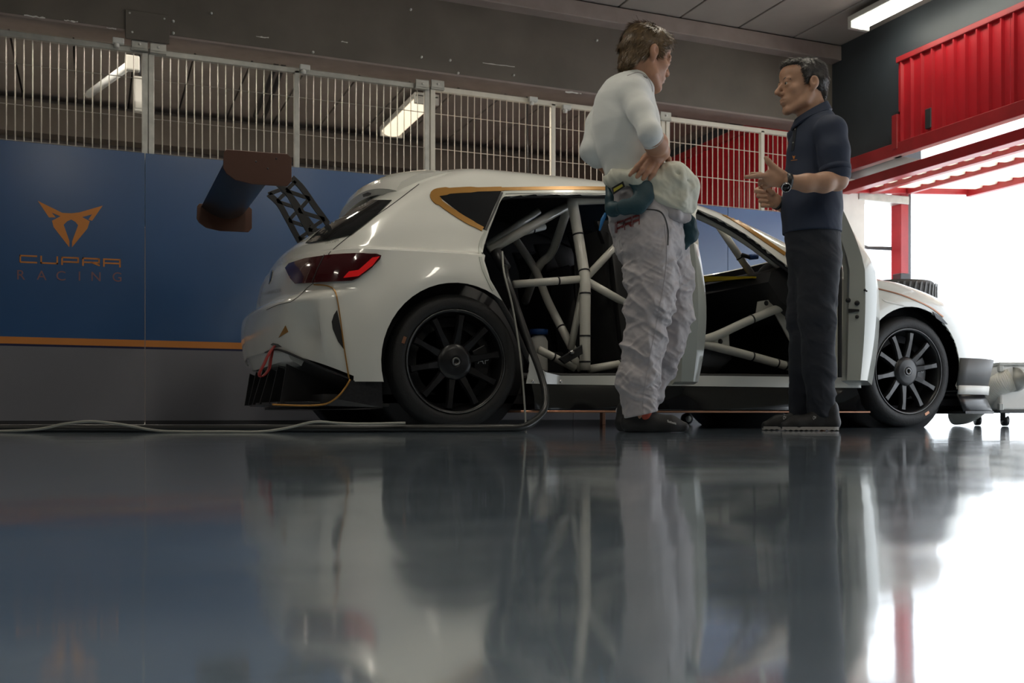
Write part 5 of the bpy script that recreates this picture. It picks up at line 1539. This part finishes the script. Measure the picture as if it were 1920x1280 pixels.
# running shoes with wavy pale soles
def runner(pa, pb, dd):
    hl = Vector(A2(pa, 806, dd)); hl.z = 0; te = Vector(A2(pb, 806, dd)); te.z = 0
    o, P, d, L = shoe('shoe', hl, te, 'shoe_black', p2, hi=.105)
    bm = bmesh.new(); s_ = Vector((-d.y, d.x, 0)); n = 22
    row = []
    for k in range(n+1):
        t = k/n; w_ = .036*(1-.55*max(0, (t-.72)/.28)**2-.35*max(0, (.12-t)/.12)**2); c_ = Vector(P(t*.96+.02, 0))
        zb = .002+.004*(k % 2); row.append([bm.verts.new(c_+s_*w_+UP*zb), bm.verts.new(c_-s_*w_+UP*zb), bm.verts.new(c_-s_*w_*1.02+UP*.018), bm.verts.new(c_+s_*w_*1.02+UP*.018)])
    for A, B in zip(row[:-1], row[1:]):
        for i in range(4): bm.faces.new((A[i], A[(i+1) % 4], B[(i+1) % 4], B[i]))
    bm.faces.new(row[0]); bm.faces.new(row[-1][::-1]); new_obj('sole', bm_mesh(bm), 'shoe_sole', o)
    for k in range(4):
        c_ = Vector(P(.36+.07*k, .092-.012*k)); tube('shoe_lace', smooth_path([c_-s_*.026-UP*.012, c_+UP*.004, c_+s_*.026-UP*.012], 4), .003, 'grey_plastic', o, seg=6)
    bb = bvh_of(o); q = Vector(P(.34, .05)); ratio = None
    return o, bb
r1, rb1 = runner(1572, 1463, -.09); r2, rb2 = runner(1534, 1428, .06)
for (px, py, oo, bb) in ((1527, 783, r1, rb1), (1471, 783, r2, rb2)):
    px_text('shoe_emblem', 'On', px-3, py+4, 6, -3, 9, 'white_mark', oo, bvh=bb)
# wrist watch and band
def wrist_ring(name, c, d, r, wd, m, parent):
    c = Vector(c); d = Vector(d).normalized(); return tube(name, [c-d*wd/2, c+d*wd/2], r, m, parent, seg=24)
dv = Vector(A2(1480, 341, -.26))-Vector(A2(1512, 343, -.25))
wt = wrist_ring('watch_strap', A2(1477.5, 340, -.261), dv, .034, .022, 'black_satin', p2)
wc = Vector(A2(1473, 350, -.292)); nn = (-FW*.85-UP*.5).normalized()
tube('watch_case', [wc, wc+nn*.012], .021, 'steel_dark', wt, seg=24); tube('watch_face', [wc+nn*.012, wc+nn*.0132], .017, 'window_glass', wt, seg=24)
tube('watch_bezel', [wc+nn*.0125+ (nn.cross(UP).normalized()*math.cos(t)+nn.cross(nn.cross(UP)).normalized()*math.sin(t))*.019 for t in np.linspace(0, 2*math.pi, 24, endpoint=False)], .002, 'chrome', wt, seg=6, closed=True)
dv2 = Vector(A2(1456, 379, .03))-Vector(A2(1490, 395, .08))
wrist_ring('wrist_band', A2(1458, 380, .034), dv2, .033, .014, 'black_satin', p2)
# ================================================================== LOOSE THINGS
# thick black charging cable and thin grey cable
hz = .016
fl = lambda px, D: Vector((atD(px, 700, D).x, atD(px, 700, D).y, hz))
P = [sk+Vector((.01, -.03, -.05))]+[at(a, b, Y) for a, b, Y in [(952,528,4.42),(972,585,4.38),(995,650,4.32),(1013,700,4.25),(1023,740,4.18),(1018,772,4.12)]]
P += [fl(985, 4.35)+UP*.006]+[fl(px, D) for px, D in [(940, 4.28), (860, 4.22), (700, 4.15), (500, 4.15), (300, 4.15), (120, 4.18), (-120, 4.2), (-500, 4.2)]]
tag(tube('charging_cable', smooth_path(P, 8), hz, 'hose_black', seg=12), 'thick black charging cable from the rear door to the left along the floor', 'cable')
q = lambda px, py, D: atD(px, py, D)
zr = .005
P = [Vector((q(px, 700, D).x, q(px, 700, D).y, z)) for px, D, z in [(-300, 4.0, zr), (-60, 4.0, zr), (60, 4.0, .012), (120, 4.0, .035), (170, 4.0, .045), (225, 4.0, .034), (290, 4.0, .01), (340, 4.0, zr), (420, 4.0, zr), (490, 4.0, zr), (540, 4.02, .02), (590, 4.05, .043), (640, 4.08, .037), (690, 4.1, .035), (760, 4.14, .038)]]
tag(tube('thin_cable', smooth_path(P, 8), zr, 'cable_grey', seg=8), 'thin grey cable looping over the floor at left', 'cable')
P = [sk+Vector((-.005, -.04, .02))]+[at(a, b, Y) for a, b, Y in [(945,510,4.40),(960,570,4.36),(972,640,4.33),(979,700,4.30),(983,750,4.28)]]+[Vector((at(986, 785, 4.27).x, 4.27, .02)), Vector((at(988, 790, 4.25).x, 4.26, .004))]
tag(tube('data_cable', smooth_path(P, 6), .0045, 'cable_grey', seg=8), 'thin grey cable hanging straight down beside the thick black cable', 'cable')

# tyres stacked behind the bonnet
mt_ = M['rubber']
def spare_tyre(label, c, z0, R=.32, w_=.22):
    r = root('spare_tyre', label, 'tyre', (c.x, c.y, z0), 'tyres stacked behind the bonnet')
    prof = [(.225, .02), (.25, .0), (.29, .004), (.312, .03), (R, .06), (R, w_-.06), (.312, w_-.03), (.29, w_-.004), (.25, w_), (.225, w_-.02)]
    lathe('carcass', prof, (c.x, c.y, z0), 'rubber', r, axis='Z', seg=56, closed=True)
    bm = bmesh.new(); n = 44
    for k in range(n):
        a0 = 2*math.pi*k/n
        for s in (-1, 1):
            pts = []
            for (t, zz) in [(0, 0), (.045, 0), (.10, s*.085), (.055, s*.085)]:
                a_ = a0+t; pts.append((c.x+(R+.0005)*math.cos(a_), c.y+(R+.0005)*math.sin(a_), z0+w_/2+zz))
            cen = Vector((c.x, c.y, 0))
            A = [bm.verts.new(p) for p in pts]
            B = [bm.verts.new(Vector(p)+Vector((math.cos(a0+.05), math.sin(a0+.05), 0))*.006) for p in pts]
            bm.faces.new(B)
            for i in range(4): bm.faces.new((A[i], A[(i+1) % 4], B[(i+1) % 4], B[i]))
    o = new_obj('tread', bm_mesh(bm), 'grey_plastic', r); o['kind'] = 'stuff'
    lathe('rim', [(.0, .06), (.06, .06), (.08, .05), (.2, .06), (.226, .02), (.226, w_-.02), (.2, w_-.05), (.0, w_-.05)], (c.x, c.y, z0), 'rim_black', r, axis='Z', seg=40)
tc_ = at(1675, 545, 6.3)
zt_ = at(1690, 519, 6.0).z
w0 = .222
for k, lb in enumerate(['treaded tyre on top of the stack behind the bonnet', 'treaded tyre second from the top of the stack behind the bonnet', 'treaded tyre third from the top of the stack behind the bonnet', 'treaded tyre lowest in the stack behind the bonnet']):
    spare_tyre(lb, tc_, (zt_-w0*(k+1)) if k < 3 else max(0, zt_-w0*4))
# extraction unit with flexible duct
uc = atF(1935, 797); ux, uy = uc.x, uc.y
def unit():
    D = 6.4; c = atD(1930, 700, D); r = root('extraction_unit', 'white wheeled cabinet at the right edge, fed by a flexible duct', 'cabinet', (c.x, c.y, 0))
    zt = atD(1890, 679, D).z; zb = atD(1890, 768, D).z; x0 = atD(1875, 700, D)
    hw = .29
    def bxw(nm, u0, u1, v0, v1, z0, z1, m_, par, bev=.012):
        bm = bmesh.new(); box_bm(bm, u0, u1, v0, v1, z0, z1, bev)
        bm.transform(Matrix.Translation((x0.x, x0.y, 0)) @ Matrix.Rotation(-YAW, 4, 'Z')); return new_obj(nm, bm_mesh(bm), m_, par)
    b = bxw('cabinet_body', 0, .55, 0, .5, zb, zt-.02, 'case_white', r); bxw('cabinet_lid', -.012, .562, -.012, .512, zt-.022, zt, 'galvanised', r, .006)
    bxw('corner_guard', -.01, .02, -.01, .02, zb-.004, zb+.04, 'galvanised', r, .004); bxw('corner_guard', -.01, .02, -.01, .02, zt-.06, zt-.02, 'galvanised', r, .004)
    bxw('base_frame', 0, .55, 0, .5, zb-.02, zb, 'grey_plastic', r, .004)
    for (u, v) in ((.06, .06), (.06, .44), (.49, .06), (.49, .44)):
        p = Vector((x0.x, x0.y, 0))+RT*u+FW*v
        o = tube('caster', [p-RT*.014+FW*.0+UP*.035+RT*.0, p+RT*.014+UP*.035], .034, 'black_satin', r, seg=20)
        f_ = bmesh.new(); box_bm(f_, -.022, .022, -.02, .02, .03, zb-.015, .004); f_.transform(Matrix.Translation(p) @ Matrix.Rotation(-YAW+.5, 4, 'Z')); new_obj('caster_fork', bm_mesh(f_), 'chrome', o)
    dp = lambda px, py, dd=0: atD(px, py, D+dd)
    path = smooth_path([dp(1897, 712, .0), dp(1880, 718, .02), dp(1858, 735, .1), dp(1835, 757, .2), dp(1812, 772, .3), dp(1790, 777, .38)], 14)
    for q_ in path: q_.z = max(q_.z, .078)
    R_ = [.070+.0045*math.cos(i*2.2) for i in range(len(path))]
    path2 = []
    bm = bmesh.new(); full = smooth_path(path, 3); R2_ = [.068+.006*math.cos(i*math.pi/2) for i in range(len(full))]
    tube_bm(bm, full, R2_, 22); new_obj('flexible_duct', bm_mesh(bm), 'duct', r, smooth=True)
    p = dp(1899, 711, .0); tube('duct_collar', [p, p+RT*.03+FW*.02], .078, 'galvanised', r, seg=24)
unit()
# low dolly behind the car: posts and casters seen under the sill
def dolly():
    c = at(1230, 780, 6.62); r = root('equipment_dolly', 'low equipment dolly on casters behind the car, seen under the sill', 'dolly', (c.x, c.y, 0))
    xa = at(1110, 780, 6.6).x; xb = at(1345, 780, 6.6).x
    box('deck', xa, xb, 6.47, 6.75, .15, .18, 'steel_dark', r, bev=.006)
    for px in (1130,):
        p = at(px, 780, 6.6); box('leg', p.x-.014, p.x+.014, 6.58, 6.62, 0, .15, 'copper', r, bev=.003, seg=1)
    for px in (1285, 1322):
        p = at(px, 788, 6.6); o = tube('caster', [Vector((p.x, 6.56, .042)), Vector((p.x, 6.6, .042))], .042, 'rubber', r, seg=24)
        tube('caster_hub', [Vector((p.x, 6.555, .042)), Vector((p.x, 6.605, .042))], .024, 'duct', o, seg=18)
        box('caster_fork', p.x-.01, p.x+.03, 6.565, 6.595, .06, .152, 'steel_dark', o, bev=.003, seg=1)
dolly()
